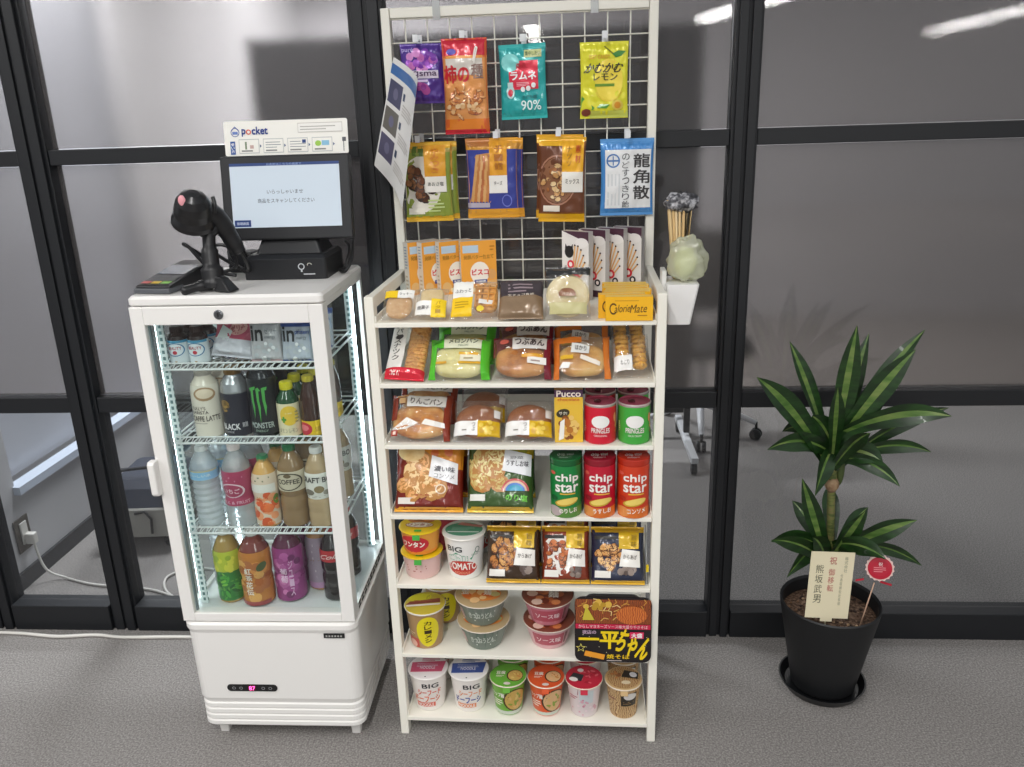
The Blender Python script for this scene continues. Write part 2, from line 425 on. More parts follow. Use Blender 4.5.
# outlet, plug and white cords
t = thing('wall_outlet', 'steel wall outlet plate with a white double socket beyond the left glass', 'outlet'); place(t, -1.919, .285, .185)
MB().box(0, .005, -.038, .038, -.062, .062, P('#6d6862', .4, .6)).build('plate', t, .002)
MB().box(.005, .011, -.016, .018, -.036, .045, P('#dcdad4', .4)).build('socket', t, .002)
t = thing('white_cord', 'white power cord plugged into the outlet beyond the glass, lying on the carpet', 'cord'); place(t, 0, 0, 0)
MB().box(-1.906, -1.872, .272, .296, .15, .19, P('#e2dfd8', .4)).build('plug', t, .004)
def smooth(pts, k=6):
    o = []; n = len(pts); pts = [Vector(p) for p in pts]
    for i in range(n-1):
        p0, p1, p2, p3 = pts[max(i-1, 0)], pts[i], pts[i+1], pts[min(i+2, n-1)]
        for j in range(k):
            s = j/k; o.append(.5*((2*p1)+(p2-p0)*s+(2*p0-5*p1+4*p2-p3)*s*s+(3*p1-p0-3*p2+p3)*s**3))
    return o+[pts[-1]]
CORD = P('#d9d6cf', .45)
MB().tube(smooth([(-1.885, .284, .16), (-1.86, .28, .05), (-1.80, .29, .008), (-1.668, .248, .006), (-1.453, .219, .006), (-1.30, .159, .006), (-1.22, .19, .006), (-1.25, .33, .006), (-1.36, .36, .006), (-1.43, .30, .006), (-1.38, .2, .006), (-1.25, .13, .006), (-1.1, .12, .006)]), .0045, CORD).build('cable', t)
t = MB().tube(smooth([(-2.2, -.3, .006), (-2.05, .02, .006), (-1.93, -.03, .006), (-1.756, -.04, .006), (-1.62, -.055, .006), (-1.5, -.045, .006), (-1.4, -.055, .006), (-1.2, -.05, .006), (-1.0, -.06, .006), (-.75, -.09, .006)]), .0055, CORD).build('extension_cord')
tag(t, 'white cord lying on the carpet in front of the partition, running behind the cooler', 'cord')

# ================================================================= RACK
t = thing('display_rack', 'white metal seven-shelf display rack with a wire mesh back panel', 'display rack'); place(t, 0, 0, 0, F=RK)
RW, RD = .635, .385
STZ = [1.101, .961, .813, .634, .447, .249, .057]
for (x0, x1) in ((-.010, .011), (RW-.011, RW+.010)):
    MB().box(x0, x1, 0, .03, 0, 1.158, RACK).build('front_post', t, .002)
    MB().box(x0, x1, RD-.02, RD+.008, 0, 1.778, RACK).build('rear_post', t, .002)
    MB().box(x0+.002, x1-.002, .03, RD-.02, 1.128, 1.157, RACK).build('side_rail', t, .002)
MB().box(.012, RW-.012, RD-.018, RD+.006, 1.755, 1.778, RACK).build('top_rail', t, .002)
for i, z in enumerate(STZ):
    b = MB(); b.box(.0115, RW-.0115, -.002, RD-.022, z-.004, z, RACK)
    b.box(.0115, RW-.0115, -.004, .0, z-.0105, z-.0, RACK); b.box(.0115, RW-.0115, RD-.024, RD-.021, z-.0105, z-.004, RACK)
    # side brackets sloping up at the ends of each shelf
    b.box(.0115, .0145, .001, RD-.025, z, z+.014, RACK).box(RW-.0145, RW-.0115, .001, RD-.025, z, z+.014, RACK)
    b.build('shelf', t, .0012)
b = MB()
for i in range(11):
    x = .046+i*.0535; b.tube([(x, RD-.008, 1.10), (x, RD-.008, 1.757)], .0019, RACK, 6)
for i in range(13):
    z = 1.122+i*.0526
    b.tube([(.012, RD-.011, z), (RW-.012, RD-.011, z)], .0019, RACK, 6)
b.build('wire_mesh', t)

# ---- surfaces
def flat(w, h): return lambda u, v, d: ((u-.5)*w, -d, v*h)
def ffl(w, h, x=0, y=0, z=0): return lambda u, v, d: (x+(u-.5)*w, y-d, z+v*h)
def bagfn(w, h, t, seed=0, amp=.0025, seal=.07, side=-1, pinch=.04):
    def fn(u, v, d):
        a = max(0., 1-abs(2*u-1)**3); s = max(0., min(1., min(v, 1-v)/seal-.6)); g = max(0., 1-abs(2*v-1)**4)
        th = t/2*math.sqrt(a)*min(1, s*1.0)**.5*g**.4 if s > 0 else 0
        x = (u-.5)*w*(1-pinch*math.sin(PI*v))
        n = noise.noise(Vector((x*60, v*h*60, seed*3.1)))*amp+noise.noise(Vector((x*22, v*h*22, seed)))*amp*1.6
        pl = math.sin(u*52+seed)*.0009*math.exp(-((min(v, 1-v)-seal*1.2)/.05)**2)
        q = .0006+th+n*min(1, s*a*1.5)+pl
        return (x, -(q+d) if side < 0 else q*.42+d, v*h)
    return fn
def bag(name, label, cat, w, h, t, draw, base, seed=0, seal_m=None, group=None, amp=.0025, seal=.07, back=None, pinch=.04, round_=0):
    """pillow bag as one mesh; draw(canvas) prints on the front"""
    b = MB(); f = bagfn(w, h, t, seed, amp, seal, -1, pinch); g = bagfn(w, h, t, seed+9, amp, seal, 1, pinch)
    b.grid(lambda u, v: f(u, v, 0), 44, 52, base); b.grid(lambda u, v: g(1-u, v, 0), 20, 24, back or base)
    k = K(b, f, w/h, ls=.00055)
    if seal_m:
        k.R(0, 0, 1, seal, seal_m, .5, 12); k.R(0, 1-seal, 1, 1, seal_m, .5, 12)
        b.grid(lambda u, v: g(1-u, 1-seal+v*seal, .0003), 8, 3, seal_m); b.grid(lambda u, v: g(1-u, v*seal, .0003), 8, 3, seal_m)
    draw(k)
    return tag(b.build(name), label, cat, group)
def box_item(name, label, cat, w, d, h, front, sides, draw, group=None, drawr=None, top=None, drawl=None):
    """carton, origin at bottom front left corner"""
    b = MB(); b.box(0, w, 0, d, 0, h, C(sides))
    k = K(b, lambda u, v, e: (u*w, -e, v*h), w/h); k.R(0, 0, 1, 1, front, 0, 1); draw(k)
    if drawr: drawr(K(b, lambda u, v, e: (w+e, u*d, v*h), d/h))
    if drawl: drawl(K(b, lambda u, v, e: (-e, d-u*d, v*h), d/h))
    if top: K(b, lambda u, v, e: (u*w, v*d, h+e), w/d).R(0, 0, 1, 1, top, 0, 1)
    return tag(b.build(name), label, cat, group)
def breadbag(name, label, cat, w, h, t, bun, draw, seed=0, group=None, amp=.003):
    """transparent bag with the food inside as its own part"""
    r = thing(name, label, cat, group)
    b = MB(); f = bagfn(w, h, t, seed, amp, .05, -1, .03); g = bagfn(w, h, t, seed+5, amp, .05, 1, .03)
    b.grid(lambda u, v: f(u, v, 0), 36, 36, FILM); b.grid(lambda u, v: g(1-u, v, 0), 16, 16, FILM)
    draw(K(b, f, w/h, ls=.0005)); b.build('wrapper', r)
    q = MB(); bun(q); q.build('bread' if 'bread' in name or 'bun' in name else 'filling', r)
    return r

# ---------------- hanging packs on the mesh
def hang(o, x, ztop, h, y=.35, rz=0, rx=0, ry=0): place(o, x, y, ztop-h, rz, rx, ry, F=RK)
def hook(x, z, y0=.30, label=''):
    t = thing('display_hook', label, 'hook', 'clear display hooks on the wire mesh'); place(t, x, 0, z+.0065, F=RK)
    MB().tube([(0, RD-.014, .012), (0, RD-.02, .004), (0, y0, 0), (0, y0-.008, .008)], .0018, P('#cfd2d4', .2, .3)).build('prong', t)
    MB().box(-.006, .006, RD-.018, RD-.013, -.008, .018, P('#d9dcde', .25)).build('clip', t)
    MB().box(-.006, .006, y0-.012, y0-.0095, -.002, .014, P('#e4e6e8', .25)).build('end_tab', t)

def d_grape(k):
    k.B(.5, .72, .36, .14, [G('#a04cc0'), G('#c46bb8'), G('#7a35a8'), G('#d98fd0')], 26, .085, 1, 3)
    k.B(.35, .25, .26, .1, [G('#8a2f8f'), G('#b04a9a'), G('#6a2a90')], 12, .08, 1, 5)
    k.R(.22, .42, .86, .55, '#d8cfe0', 5); k.T('puré', .04, .84, .3, .93, '#b9a8e0', 6); k.T('ɡsma', .26, .43, .82, .54, '#4a2a58', 6, .03); k.R(.3, .36, .6, .40, '#c9b8e0', 5)
bg = bag('gummy_pouch', 'purple grape gummy pouch hanging at top left of the mesh panel', 'snack pouch', .105, .135, .018, d_grape, G('#4d2a8e'), 1)
hang(bg, .088, 1.696, .135, rz=6)
def d_kaki(k):
    k.R(0, .82, 1, .985, G('#cf1f38'), 1); k.R(0, .05, 1, .16, G('#e8862a'), 1); k.R(0, 0, 1, .05, G('#d8233a'), 2)
    k.R(0, .16, 1, .8, G('#e39a56'), .8, 12); k.R(.0, .79, 1, .82, '#ef9a3a', 2)
    k.R(.08, .62, .9, .79, '#d9d2c8', 2, 8)
    k.T('柿の', .04, .54, .60, .72, '#c8202e', 4, .05); k.T('種', .66, .58, .92, .73, '#8a6a60', 4, .03)
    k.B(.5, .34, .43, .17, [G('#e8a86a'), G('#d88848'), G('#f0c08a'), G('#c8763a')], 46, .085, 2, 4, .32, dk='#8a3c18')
    k.B(.5, .27, .4, .1, [G('#f0cfa0'), G('#e8b880')], 9, .06, 8, 7, .8)
    k.E(.22, .86, .11, .032, '#5a50b8', 3); k.L([(.72, .74), (.8, .9), (.76, .9), (.7, .76)], .03, '#f6f2ea', 6)
bg = bag('rice_cracker_bag', 'red and orange rice cracker bag hanging on the top row', 'snack bag', .108, .214, .03, d_kaki, G('#e06a30'), 2, G('#cf1f38'), seal=.03)
hang(bg, .192, 1.702, .214, .33)
def d_ramune(k):
    k.R(.2, .4, .84, .78, G('#e2384e'), 2); k.E(.24, .76, .2, .12, G('#7fd0cc'), 3); k.T('ラムネ', .24, .53, .8, .64, '#ffffff', 4, .05)
    k.T('森永', .36, .68, .6, .75, '#b8182c', 4, .03); k.lines(.36, .44, .66, .5, '#f6b8c0', 3, 4)
    k.E(.22, .37, .09, .09, G('#bfe6e4'), 4); k.E(.22, .36, .055, .05, '#d83048', 5); k.R(.16, .42, .28, .5, G('#cfeeec'), 3)
    k.T('90%', .45, .12, .88, .25, '#dff4f2', 4, .02); k.T('ぶどう糖', .46, .27, .8, .32, '#1d6a6c', 4)
    k.R(.55, .82, .92, .92, '#c8cf8a', 3); k.T('集中したい', .57, .84, .9, .9, '#5a7a4a', 5)
    for i, (a, b) in enumerate(((.5, .40), (.62, .41), (.74, .45))): k.E(a, b, .05, .035, '#f4f8f8', 5)
bg = bag('candy_pouch', 'teal soda candy pouch with a red label, middle of the top row', 'candy pouch', .112, .168, .016, d_ramune, G('#24a5a4'), 3, G('#2fb3b0'))
hang(bg, .329, 1.686, .168, rz=-4, ry=-1)
def d_lemon(k):
    k.E(.6, .5, .3, .28, G('#f4dc4a'), 1); k.O(.6, .42, .3, .2, '#e8c830', .05, 2, a0=200, a1=340)
    k.T('かむかむ', .1, .6, .88, .72, '#3a3a1e', 4, .03, 0, .12); k.T('レモン', .27, .5, .78, .59, '#4d4d20', 4, .02)
    k.R(.3, .42, .72, .455, '#6d9a30', 3); k.P([(.66, .84), (.8, .88), (.95, .87), (.86, .81), (.74, .79)], '#3f8a34', 3); k.L([(.5, .94), (.68, .84)], .02, '#6a6a20', 3)
    k.P([(.0, .14), (.02, .3), (.3, .14), (.26, .11)], '#4a9a3a', 2); k.P([(.34, .14), (.42, .19), (.62, .18), (.55, .13)], '#5aa23a', 2)
    k.E(.12, .08, .1, .05, '#7a3a28', 4); k.E(.78, .17, .12, .07, '#e8cf5a', 3); k.E(.78, .17, .07, .045, '#e0982c', 4); k.T('SOFT CANDY', .18, .78, .62, .83, '#d89a2c', 3)
    k.R(.2, .01, 1, .1, G('#c9cf5a'), 1)
bg = bag('candy_pouch', 'yellow lemon candy pouch at the right of the top row', 'candy pouch', .114, .170, .014, d_lemon, G('#e2dd2e'), 4)
hang(bg, .519, 1.684, .170, rz=2)
def d_nuts(k):
    k.R(0, .84, .55, .96, G('#5a7a2c'), .6); k.R(0, .06, 1, .88, G('#8fa040'), .6, 12); k.E(.36, .48, .42, .36, '#e9e4d8', 2)
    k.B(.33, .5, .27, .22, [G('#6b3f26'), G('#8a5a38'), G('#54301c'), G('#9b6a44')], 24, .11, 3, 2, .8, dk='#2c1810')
    k.R(.44, .56, .9, .97, G('#e8a62e'), 7); k.R(.44, .38, .9, .58, '#f1eee6', 8); k.V('やみつき', .58, .62, .76, .94, '#d07a1a', 9)
    k.T('あおさ塩', .5, .46, .84, .51, '#3a3a30', 9); k.R(.06, .1, .4, .18, '#ece8da', 5); k.lines(.48, .12, .85, .3, '#c8d890', 4, 5)
    k.R(0, 0, 1, .06, G('#e7b42a'), 5)
n1 = bag('nut_snack_bag', 'green and yellow nut snack bag, frontmost at the left of the second hanging row', 'snack bag', .117, .188, .02, d_nuts, G('#b0a050'), 5, G('#e7b42a'), 'bags on the second hanging row', .002)
hang(n1, .088, 1.470, .188, .328, rz=7)
o = dup(n1, 'green nut snack bag hanging directly behind the frontmost green one'); o.location += RK.to(.012, .028, .002)-RK.to(0, 0, 0)
def d_cheese(k):
    k.R(0, .12, 1, .86, G('#39449a'), 1, 12); k.P([(.04, .2), (.02, .6), (.2, .8), (.46, .82), (.46, .2)], '#c98a4a', 2)
    for i in range(6):
        k.Q((.06+i*.06, .22), (.12+i*.06, .2), (.26+i*.045, .8-i*.01), (.2+i*.045, .8), G(['#d9a566', '#c47f45', '#e0b078', '#b86a3c'][i % 4]), 3)
    k.R(.46, .54, .8, .97, G('#e8a32a'), 4); k.R(.44, .32, .8, .54, '#edeae4', 5); k.V('チー鱈', .56, .6, .72, .92, '#b06a1a', 6); k.T('チーズ', .54, .42, .7, .47, '#4a4038', 6)
    k.R(.0, .14, .44, .2, '#b8b0c0', 4); k.O(.78, .22, .1, .08, '#6a74c8', .2, 3); k.R(0, .0, 1, .12, G('#e8a42a'), 2, 10); k.R(0, .9, .46, 1, G('#b8763a'), 2)
n2 = bag('cheese_snack_bag', 'yellow and navy cheese stick bag, frontmost, second from left in the hanging row', 'snack bag', .128, .190, .026, d_cheese, G('#d89a3a'), 6, G('#e8a42a'), 'bags on the second hanging row')
hang(n2, .248, 1.477, .190, .33)
o = dup(n2, 'navy cheese stick bag hanging directly behind the frontmost one'); o.location += RK.to(.011, .026, -.002)-RK.to(0, 0, 0)
def d_mix(k):
    k.R(0, .12, 1, .9, G('#6b3c22'), 1, 12); k.O(.4, .5, .42, .3, '#a8745a', .07, 2); k.E(.4, .5, .38, .27, '#8a5a3a', 2)
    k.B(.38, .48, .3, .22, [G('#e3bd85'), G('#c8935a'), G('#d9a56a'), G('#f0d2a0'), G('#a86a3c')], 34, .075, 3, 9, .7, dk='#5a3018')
    k.R(.5, .6, .96, .98, G('#efb020'), 8); k.R(.5, .36, .96, .6, '#efece4', 9); k.V('素材', .78, .7, .9, .92, '#c8501a', 10); k.V('ナッツ', .6, .66, .7, .9, '#a07014', 10)
    k.T('ミックス', .58, .46, .88, .52, '#4a3a2a', 10); k.R(.1, .13, .46, .2, '#e6dccc', 5)
    k.R(0, 0, 1, .1, G('#eab01c'), 4, 10); k.R(0, .9, .5, 1, G('#eab01c'), 4, 10)
n3 = bag('nut_snack_bag', 'brown and yellow mixed nut bag, frontmost, third from left in the hanging row', 'snack bag', .114, .200, .024, d_mix, G('#8a5428'), 7, G('#eab01c'), 'bags on the second hanging row')
hang(n3, .415, 1.474, .200, .33, ry=1.5)
o = dup(n3, 'brown mixed nut bag hanging directly behind the frontmost brown one'); o.location += RK.to(-.007, .028, .006)-RK.to(0, 0, 0)
def d_ryu(k):
    k.R(.08, .1, .95, .86, '#e9eaea', 1, 12); k.V('龍角散', .62, .2, .93, .82, '#3a3838', 3, .03); k.V('のどすっきり飴', .4, .1, .54, .82, '#45484c', 3, .0)
    k.O(.23, .72, .13, .09, '#4a7ab8', .22, 2); k.L([(.12, .72), (.34, .72)], .03, '#4a7ab8', 3); k.L([(.23, .66), (.23, .78)], .02, '#4a7ab8', 3)
    for i in range(4): k.R(.12+i*.07, .14, .15+i*.07, .55, '#d3d6d8', 2, 3)
bg = bag('candy_pouch', 'blue and white throat candy pouch with large black writing, right of the second hanging row', 'candy pouch', .130, .182, .02, d_ryu, G('#4a8ed0'), 8, G('#5b9bd8'))
hang(bg, .575, 1.466, .182, rz=3)
for (x, z, lb) in ((.08, 1.692, 'behind the purple grape pouch'), (.19, 1.697, 'holding the red rice cracker bag'), (.33, 1.684, 'holding the teal candy pouch'), (.52, 1.684, 'holding the yellow lemon pouch'),
                (.07, 1.467, 'left prong holding the green nut bags'), (.26, 1.472, 'holding the navy cheese stick bags'), (.41, 1.472, 'holding the brown mixed nut bags'), (.575, 1.464, 'holding the blue and white pouch')):
    hook(x, z, .325, 'small clear display hook '+lb)
for x, lb in ((.125, 'left'), (.497, 'right')):
    o = MB().box(x-.009, x+.009, RD-.022, RD-.0185, 1.748, 1.80, clear('clip_plastic', '#e8ecec', .15, .1, 0, 40, .5, '#ffffff')).box(x-.009, x+.009, RD-.0215, RD+.01, 1.797, 1.80, MC['clip_plastic']).build('plastic_clip')
    place(o, 0, 0, 0, F=RK); tag(o, 'clear plastic clip over the %s part of the rack top rail' % lb, 'clip', 'clips on the top rail')

# curved flyer at the left post
b = MB(); TL, TR_, BR, BL = Vector((.018, .352, 1.669)), Vector((.102, .2, 1.608)), Vector((.046, .2, 1.324)), Vector((-.05, .352, 1.42))
nf = ((TR_-TL).cross(BL-TL)).normalized()
if nf.y > 0: nf = -nf
def fly(u, v, d):
    p = (BL*(1-u)+BR*u)*(1-v)+(TL*(1-u)+TR_*u)*v
    return p+nf*(-.014*math.sin(PI*u)+d)
b.grid(lambda u, v: fly(u, v, 0), 14, 14, P('#e8e6e2', .4)); k = K(b, fly, .6)
k.R(.0, .86, 1, .95, '#3a6aa8', 1)
for v0, c in ((.62, '#4a4a66'), (.38, '#6a665e'), (.14, '#54506a')):
    k.R(.03, v0, .36, v0+.2, c, 1); k.E(.2, v0+.1, .06, .05, '#6c6a84', 2); k.R(.4, v0+.1, .46, v0+.16, '#3a4a66', 2); k.lines(.42, v0-.02, .92, v0+.08, '#b9b4ae', 4, 1)
o = b.build('flyer'); place(o, 0, 0, 0, F=RK); tag(o, 'curled white flyer with blue band and photos hanging off the left rack post', 'flyer')

# ---------------- shelf 1
def d_bisco(k):
    k.R(.06, .78, .5, .92, '#b9cede', 1, 2); k.T('発酵バター仕立て', .08, .66, .92, .74, '#7a5a1a', 2, .0)
    k.E(.52, .4, .27, .21, '#f4ece0', 2); k.T('ビスコ', .3, .36, .76, .47, '#d2202c', 4, .05); k.R(.36, .2, .72, .27, '#2a3c8a', 4, 2); k.T('乳酸菌', .4, .215, .68, .255, '#ffffff', 5)
    k.E(.18, .14, .14, .1, '#e6b878', 2, 20); k.E(.86, .36, .12, .1, '#d8a060', 2); k.Q((.6, .02), (.98, .04), (.98, .14), (.62, .13), '#f0cf98', 2, 2); k.Q((.66, .13), (1, .16), (1, .26), (.7, .24), '#e0ac68', 2, 2)
    k.lines(.82, .8, .96, .92, '#c07a1a', 2)
    for i in range(4): k.R(.3+i*.1, .04, .38+i*.1, .12, '#f2dcae', 3, 1)
def d_bside(k): k.lines(.25, .5, .8, .94, '#8f9aa8', 8, 1); k.lines(.25, .1, .8, .4, '#b8a890', 4, 1)
for i, (x, y, rz, lb) in enumerate(((.034, .285, 42, 'leftmost of the fanned four'), (.070, .282, 42, 'second from the left in the fan'), (.113, .285, 34, 'third from the left in the fan'), (.165, .29, 17, 'rightmost and frontmost of the fanned four'))):
    if i == 0: bx = box_item('biscuit_box', '', 'biscuit box', .09, .023, .133, '#eca23a', '#d8d2c6', d_bisco, 'orange biscuit boxes on the top shelf', drawl=d_bside); o = bx; o.modifiers.new('bevel', 'BEVEL').width = .0006
    else: o = dup(bx)
    o['label'] = 'orange biscuit box with red writing, '+lb; place(o, x, y, 1.1015, rz, F=RK)
def d_pocky(k):
    k.Q((.2, .97), (1, .84), (1, 1), (.0, 1), '#4a2a3a', 1); k.E(.75, .84, .24, .07, '#f0ece8', 2); k.E(.28, .7, .17, .09, '#1c1a1c', 3)
    k.P([(.12, .74), (.14, .82), (.22, .76)], '#1c1a1c', 3); k.P([(.42, .74), (.42, .82), (.34, .77)], '#1c1a1c', 3)
    for (u, v, r) in ((.34, .52, .13), (.56, .32, .14), (.72, .22, .11)):
        k.E(u, v, r, r*.48, '#d8283a' if r > .115 else '#221c1e', 6); k.E(u, v, r*.5, r*.26, '#f2e8e0', 7)
    for i, (eu, ev) in enumerate(((.50, .80), (.62, .79), (.73, .74), (.82, .66), (.87, .56), (.88, .45))):
        k.L([(.40+i*.02, .34-i*.02), (eu, ev)], .05, ['#e9b878', '#dca464'][i % 2], 4+i*.2); k.E(eu, ev, .032, .014, '#3a2018', 6)
    k.V('チョコ', .1, .3, .2, .5, '#3a3438', 4); k.R(.0, .0, 1, .1, '#4a2a3a', 1)
for i, (x, y, rz, lb) in enumerate(((.418, .238, -32, 'leftmost and frontmost of four'), (.458, .268, -32, 'second from the left, mostly hidden'), (.500, .285, -30, 'third from the left'), (.541, .298, -26, 'rightmost by the rack post'))):
    if i == 0: bx = box_item('chocolate_stick_box', '', 'snack box', .074, .020, .162, '#e9e5e0', '#bdb9b6', d_pocky, 'white and maroon stick boxes on the top shelf'); o = bx; o.modifiers.new('bevel', 'BEVEL').width = .0006
    else: o = dup(bx)
    o['label'] = 'white and maroon chocolate stick box, '+lb; place(o, x, y, 1.1015, rz, F=RK)
def d_cal(k):
    k.O(.17, .5, .085, .24, '#5a3a10', .28, 2, a0=40, a1=320); k.T('alorie', .2, .36, .53, .68, '#5a3a10', 2, .0, 3, .12); k.T('Mate', .53, .34, .88, .68, '#5a3a10', 2, .01, 3, .12)
    k.R(.68, .2, .88, .24, '#9a6a18', 2, 1); k.R(.2, .82, .7, .85, '#c88a14', 2, 1)
for i in range(7):
    if i == 0: bx = box_item('nutrition_bar_box', '', 'snack box', .100, .0195, .052, '#f2b61c', '#eab230', d_cal, 'yellow nutrition bar boxes in a row on the top shelf', top='#f4c84c', drawl=None); o = bx; o.modifiers.new('bevel', 'BEVEL').width = .0006
    else: o = dup(bx)
    o['label'] = ('yellow nutrition bar box, frontmost of the row' if i == 0 else 'yellow nutrition bar box sticking out to the left, second in the row' if i == 1 else
                  'yellow nutrition bar box at the very back of the row' if i == 6 else 'yellow nutrition bar box number %s from the front, showing its top edge' % ['third', 'fourth', 'fifth', 'sixth'][i-2])
    place(o, .5145-(.018 if i == 1 else 0)+(i % 2)*.004-i*.0006, -.006+i*.0245, 1.1015, (i % 3-1)*1.2, F=RK)
# wrapped sweets in front
def cookie(q, w, h, c): q.blob((0, 0, h*.45), (w*.4, .010, h*.38), T(c, 90, .6), .04, 3, 1, 2.6)
def sbag(name, label, cat, x, y, w, h, t, bun, draw, tilt=50, seed=0, group=None, z=1.1015, rz=0):
    o = breadbag(name, label, cat, w, h, t, bun, draw, seed, group); place(o, x, y-.010, z+.0045, rz, tilt, F=RK); return o
def d1(k): k.R(.05, .62, .45, .88, '#f0c818', 2); k.R(.45, .62, .95, .9, '#f0eee8', 2); k.T('クッキー', .5, .72, .9, .8, '#6a645c', 3)
sbag('cookie_pack', 'round beige cookie in clear wrap, leftmost on the top shelf front', 'cookie', .061, .012, .074, .084, .024, lambda q: cookie(q, .074, .084, ['#c99a66', '#dcb98a']), d1, seed=1)
def d2(k): k.R(.02, .08, .52, .5, '#f2f0ea', 2); k.R(.52, .04, .98, .56, '#f2cf1e', 2); k.T('焼菓子', .08, .24, .46, .36, '#5a5550', 3); k.V('バター', .66, .12, .82, .5, '#b08a10', 3)
sbag('cookie_pack', 'pale square cake with white and yellow label, second from left on the top shelf front', 'cookie', .134, .012, .072, .085, .024, lambda q: q.blob((0, 0, .058), (.026, .009, .022), T(['#d8b87c', '#ead3a0'], 60, .7), .04, 3, 2, 5), d2, seed=2)
def d3(k):
    k.R(.03, .5, .48, .97, '#f1f0ea', 2); k.R(.03, .04, .48, .5, '#f4c81a', 2); k.T('ふわっと', .08, .62, .44, .72, '#6a645c', 3); k.lines(.1, .2, .42, .4, '#c09a12', 3, 3)
    k.R(.62, .3, .96, .42, '#ece8e0', 2); k.E(.66, .18, .08, .07, '#e8cf3c', 1)
def waff(q):
    q.blob((.026, 0, .055), (.026, .011, .034), T(['#b06a2a', '#e6ad5e', '#c98038'], 50, .5, 'voronoi'), .05, 2, 3, 4)
    for i in range(4): q.tube([(.004+i*.013, -.012, .025), (.004+i*.015, -.012, .085)], .0022, P('#d99a4c', .5)); q.tube([(.002, -.012, .03+i*.016), (.05, -.012, .03+i*.016)], .0022, P('#d99a4c', .5))
sbag('waffle_pack', 'waffle in clear wrap with a white and yellow label on the left half', 'waffle', .2285, .010, .104, .104, .028, waff, d3, seed=3)
def d4(k): k.R(.0, .0, 1, .52, G('#8a7258'), 2, 12); k.R(0, .52, 1, 1, P('#3f363a', .2, 0, .5, 0, .5, 60), 1, 16); k.T('生チョコ食感', .2, .5, .8, .56, '#d9cdbd', 4); k.lines(.2, .6, .8, .85, '#8d7b80', 3, 3)
sbag('chocolate_cake_pack', 'brown wrapped chocolate cake, dark glossy top, middle of the top shelf front', 'cake', .333, .006, .098, .1, .03, lambda q: q.blob((0, 0, .045), (.040, .009, .034), T(['#3a2824', '#54403a'], 60, .5), .04, 3, 2, 5), d4, 45, 4)
def d5(k):
    k.R(0, .83, 1, 1, P('#222222', .25, 0, .4, 0, .6, 60), 2, 16); k.R(.1, .08, .92, .3, P('#c4bd88', .4), 2); k.R(.3, .42, .68, .5, '#8a5a3c', 5); k.E(.49, .5, .17, .07, '#8a5a3c', 5, n=14, arc=(0, PI)); k.T('バウム', .38, .44, .6, .49, '#e0c8a8', 6)
def baum(q):
    q.xf = Matrix.Translation((0, .008, .050)) @ Matrix.Rotation(R(90), 4, 'X')
    q.lathe([(.0005, .001), (.042, .0), (.046, .003), (.046, .015), (.042, .018), (.0005, .017)], T(['#d3c08a', '#e8dab0'], 40, .7), 30, caps=False); q.xf = None
sbag('baumkuchen_pack', 'round ring cake in clear wrap with a black top seal, left of the yellow boxes', 'cake', .4345, .004, .098, .112, .036, baum, d5, 22, 5)

# ---------------- shelf 2
Z2 = .9615
def pkg(label, name, cat, x, w, h, bun, draw, seed, y=.004, t=.05, tilt=45, z=Z2, group=None, ry=0, rz=0, behind=None, dy=.10, dx=.0, bh=None):
    o = breadbag(name, label, cat, w, h, t, bun, draw, seed, group)
    place(o, x, y+.002, z+.004, rz, tilt, ry, F=RK)
    if behind:
        c = dup(o, behind); c.location += RK.to(dx, dy, .004)-RK.to(0, 0, 0)
    return o
def d_cracker(k):
    k.R(.02, .0, 1, .16, G('#d42438'), 2, 10); k.R(.02, .16, .42, .96, '#ece8e2', 2, 12); k.V('パンスナック', .12, .3, .3, .9, '#4a4540', 3, .03); k.E(.24, .72, .1, .05, '#3a3230', 4); k.T('new', .15, .05, .4, .11, '#f2ded8', 3)
def crk(q):
    for i in range(12): q.blob((.020, -.003, .03+i*.0105), (.024, .012, .009), T(['#c07a3c', '#dca562', '#a8602c'], 80, .6), .1, 3, i, 3, 12, 8)
pkg('tall cracker pack with a white and red wrapper, leftmost on the second shelf', 'cracker_pack', 'crackers', .064, .092, .150, crk, d_cracker, 11, t=.034, tilt=52, ry=4)
def d_melon(k):
    k.R(0, 0, .12, 1, G('#58c232'), 2, 10); k.R(.86, 0, 1, 1, G('#58c232'), 2, 10); k.R(0, .68, 1, .98, G('#58c232'), 1.5, 12); k.R(.24, .66, .86, .97, '#e4e6cc', 3, 10)
    k.T('メロンパン', .32, .78, .8, .9, '#3c4a2a', 5, .03); k.T('MELON', .48, .71, .64, .75, '#7a8a6a', 5); k.L([(.04, .84), (.2, .88)], .03, '#2c7a1c', 5); k.L([(.04, .78), (.2, .82)], .02, '#2c7a1c', 5)
    k.R(.52, .34, .86, .5, '#ece6cc', 4); k.R(.5, .5, .82, .56, '#e3b030', 4); k.lines(.58, .38, .8, .46, '#a89a70', 1, 5); k.R(.12, .28, .3, .34, '#dba83a', 3); k.R(.5, .28, .86, .33, '#e3b030', 4)
def mel(q): q.blob((0, -.006, .043), (.060, .018, .037), T(['#d9cf86', '#ece6ac'], 40, .7), .05, 2, 4, 2.8)
pkg('melon bread in a bright green and cream wrapper, in front on the second shelf', 'melon_bread_pack', 'bread', .190, .140, .104, mel, d_melon, 12, behind='melon bread in a green wrapper, behind the front green one', dy=.108, dx=.0)
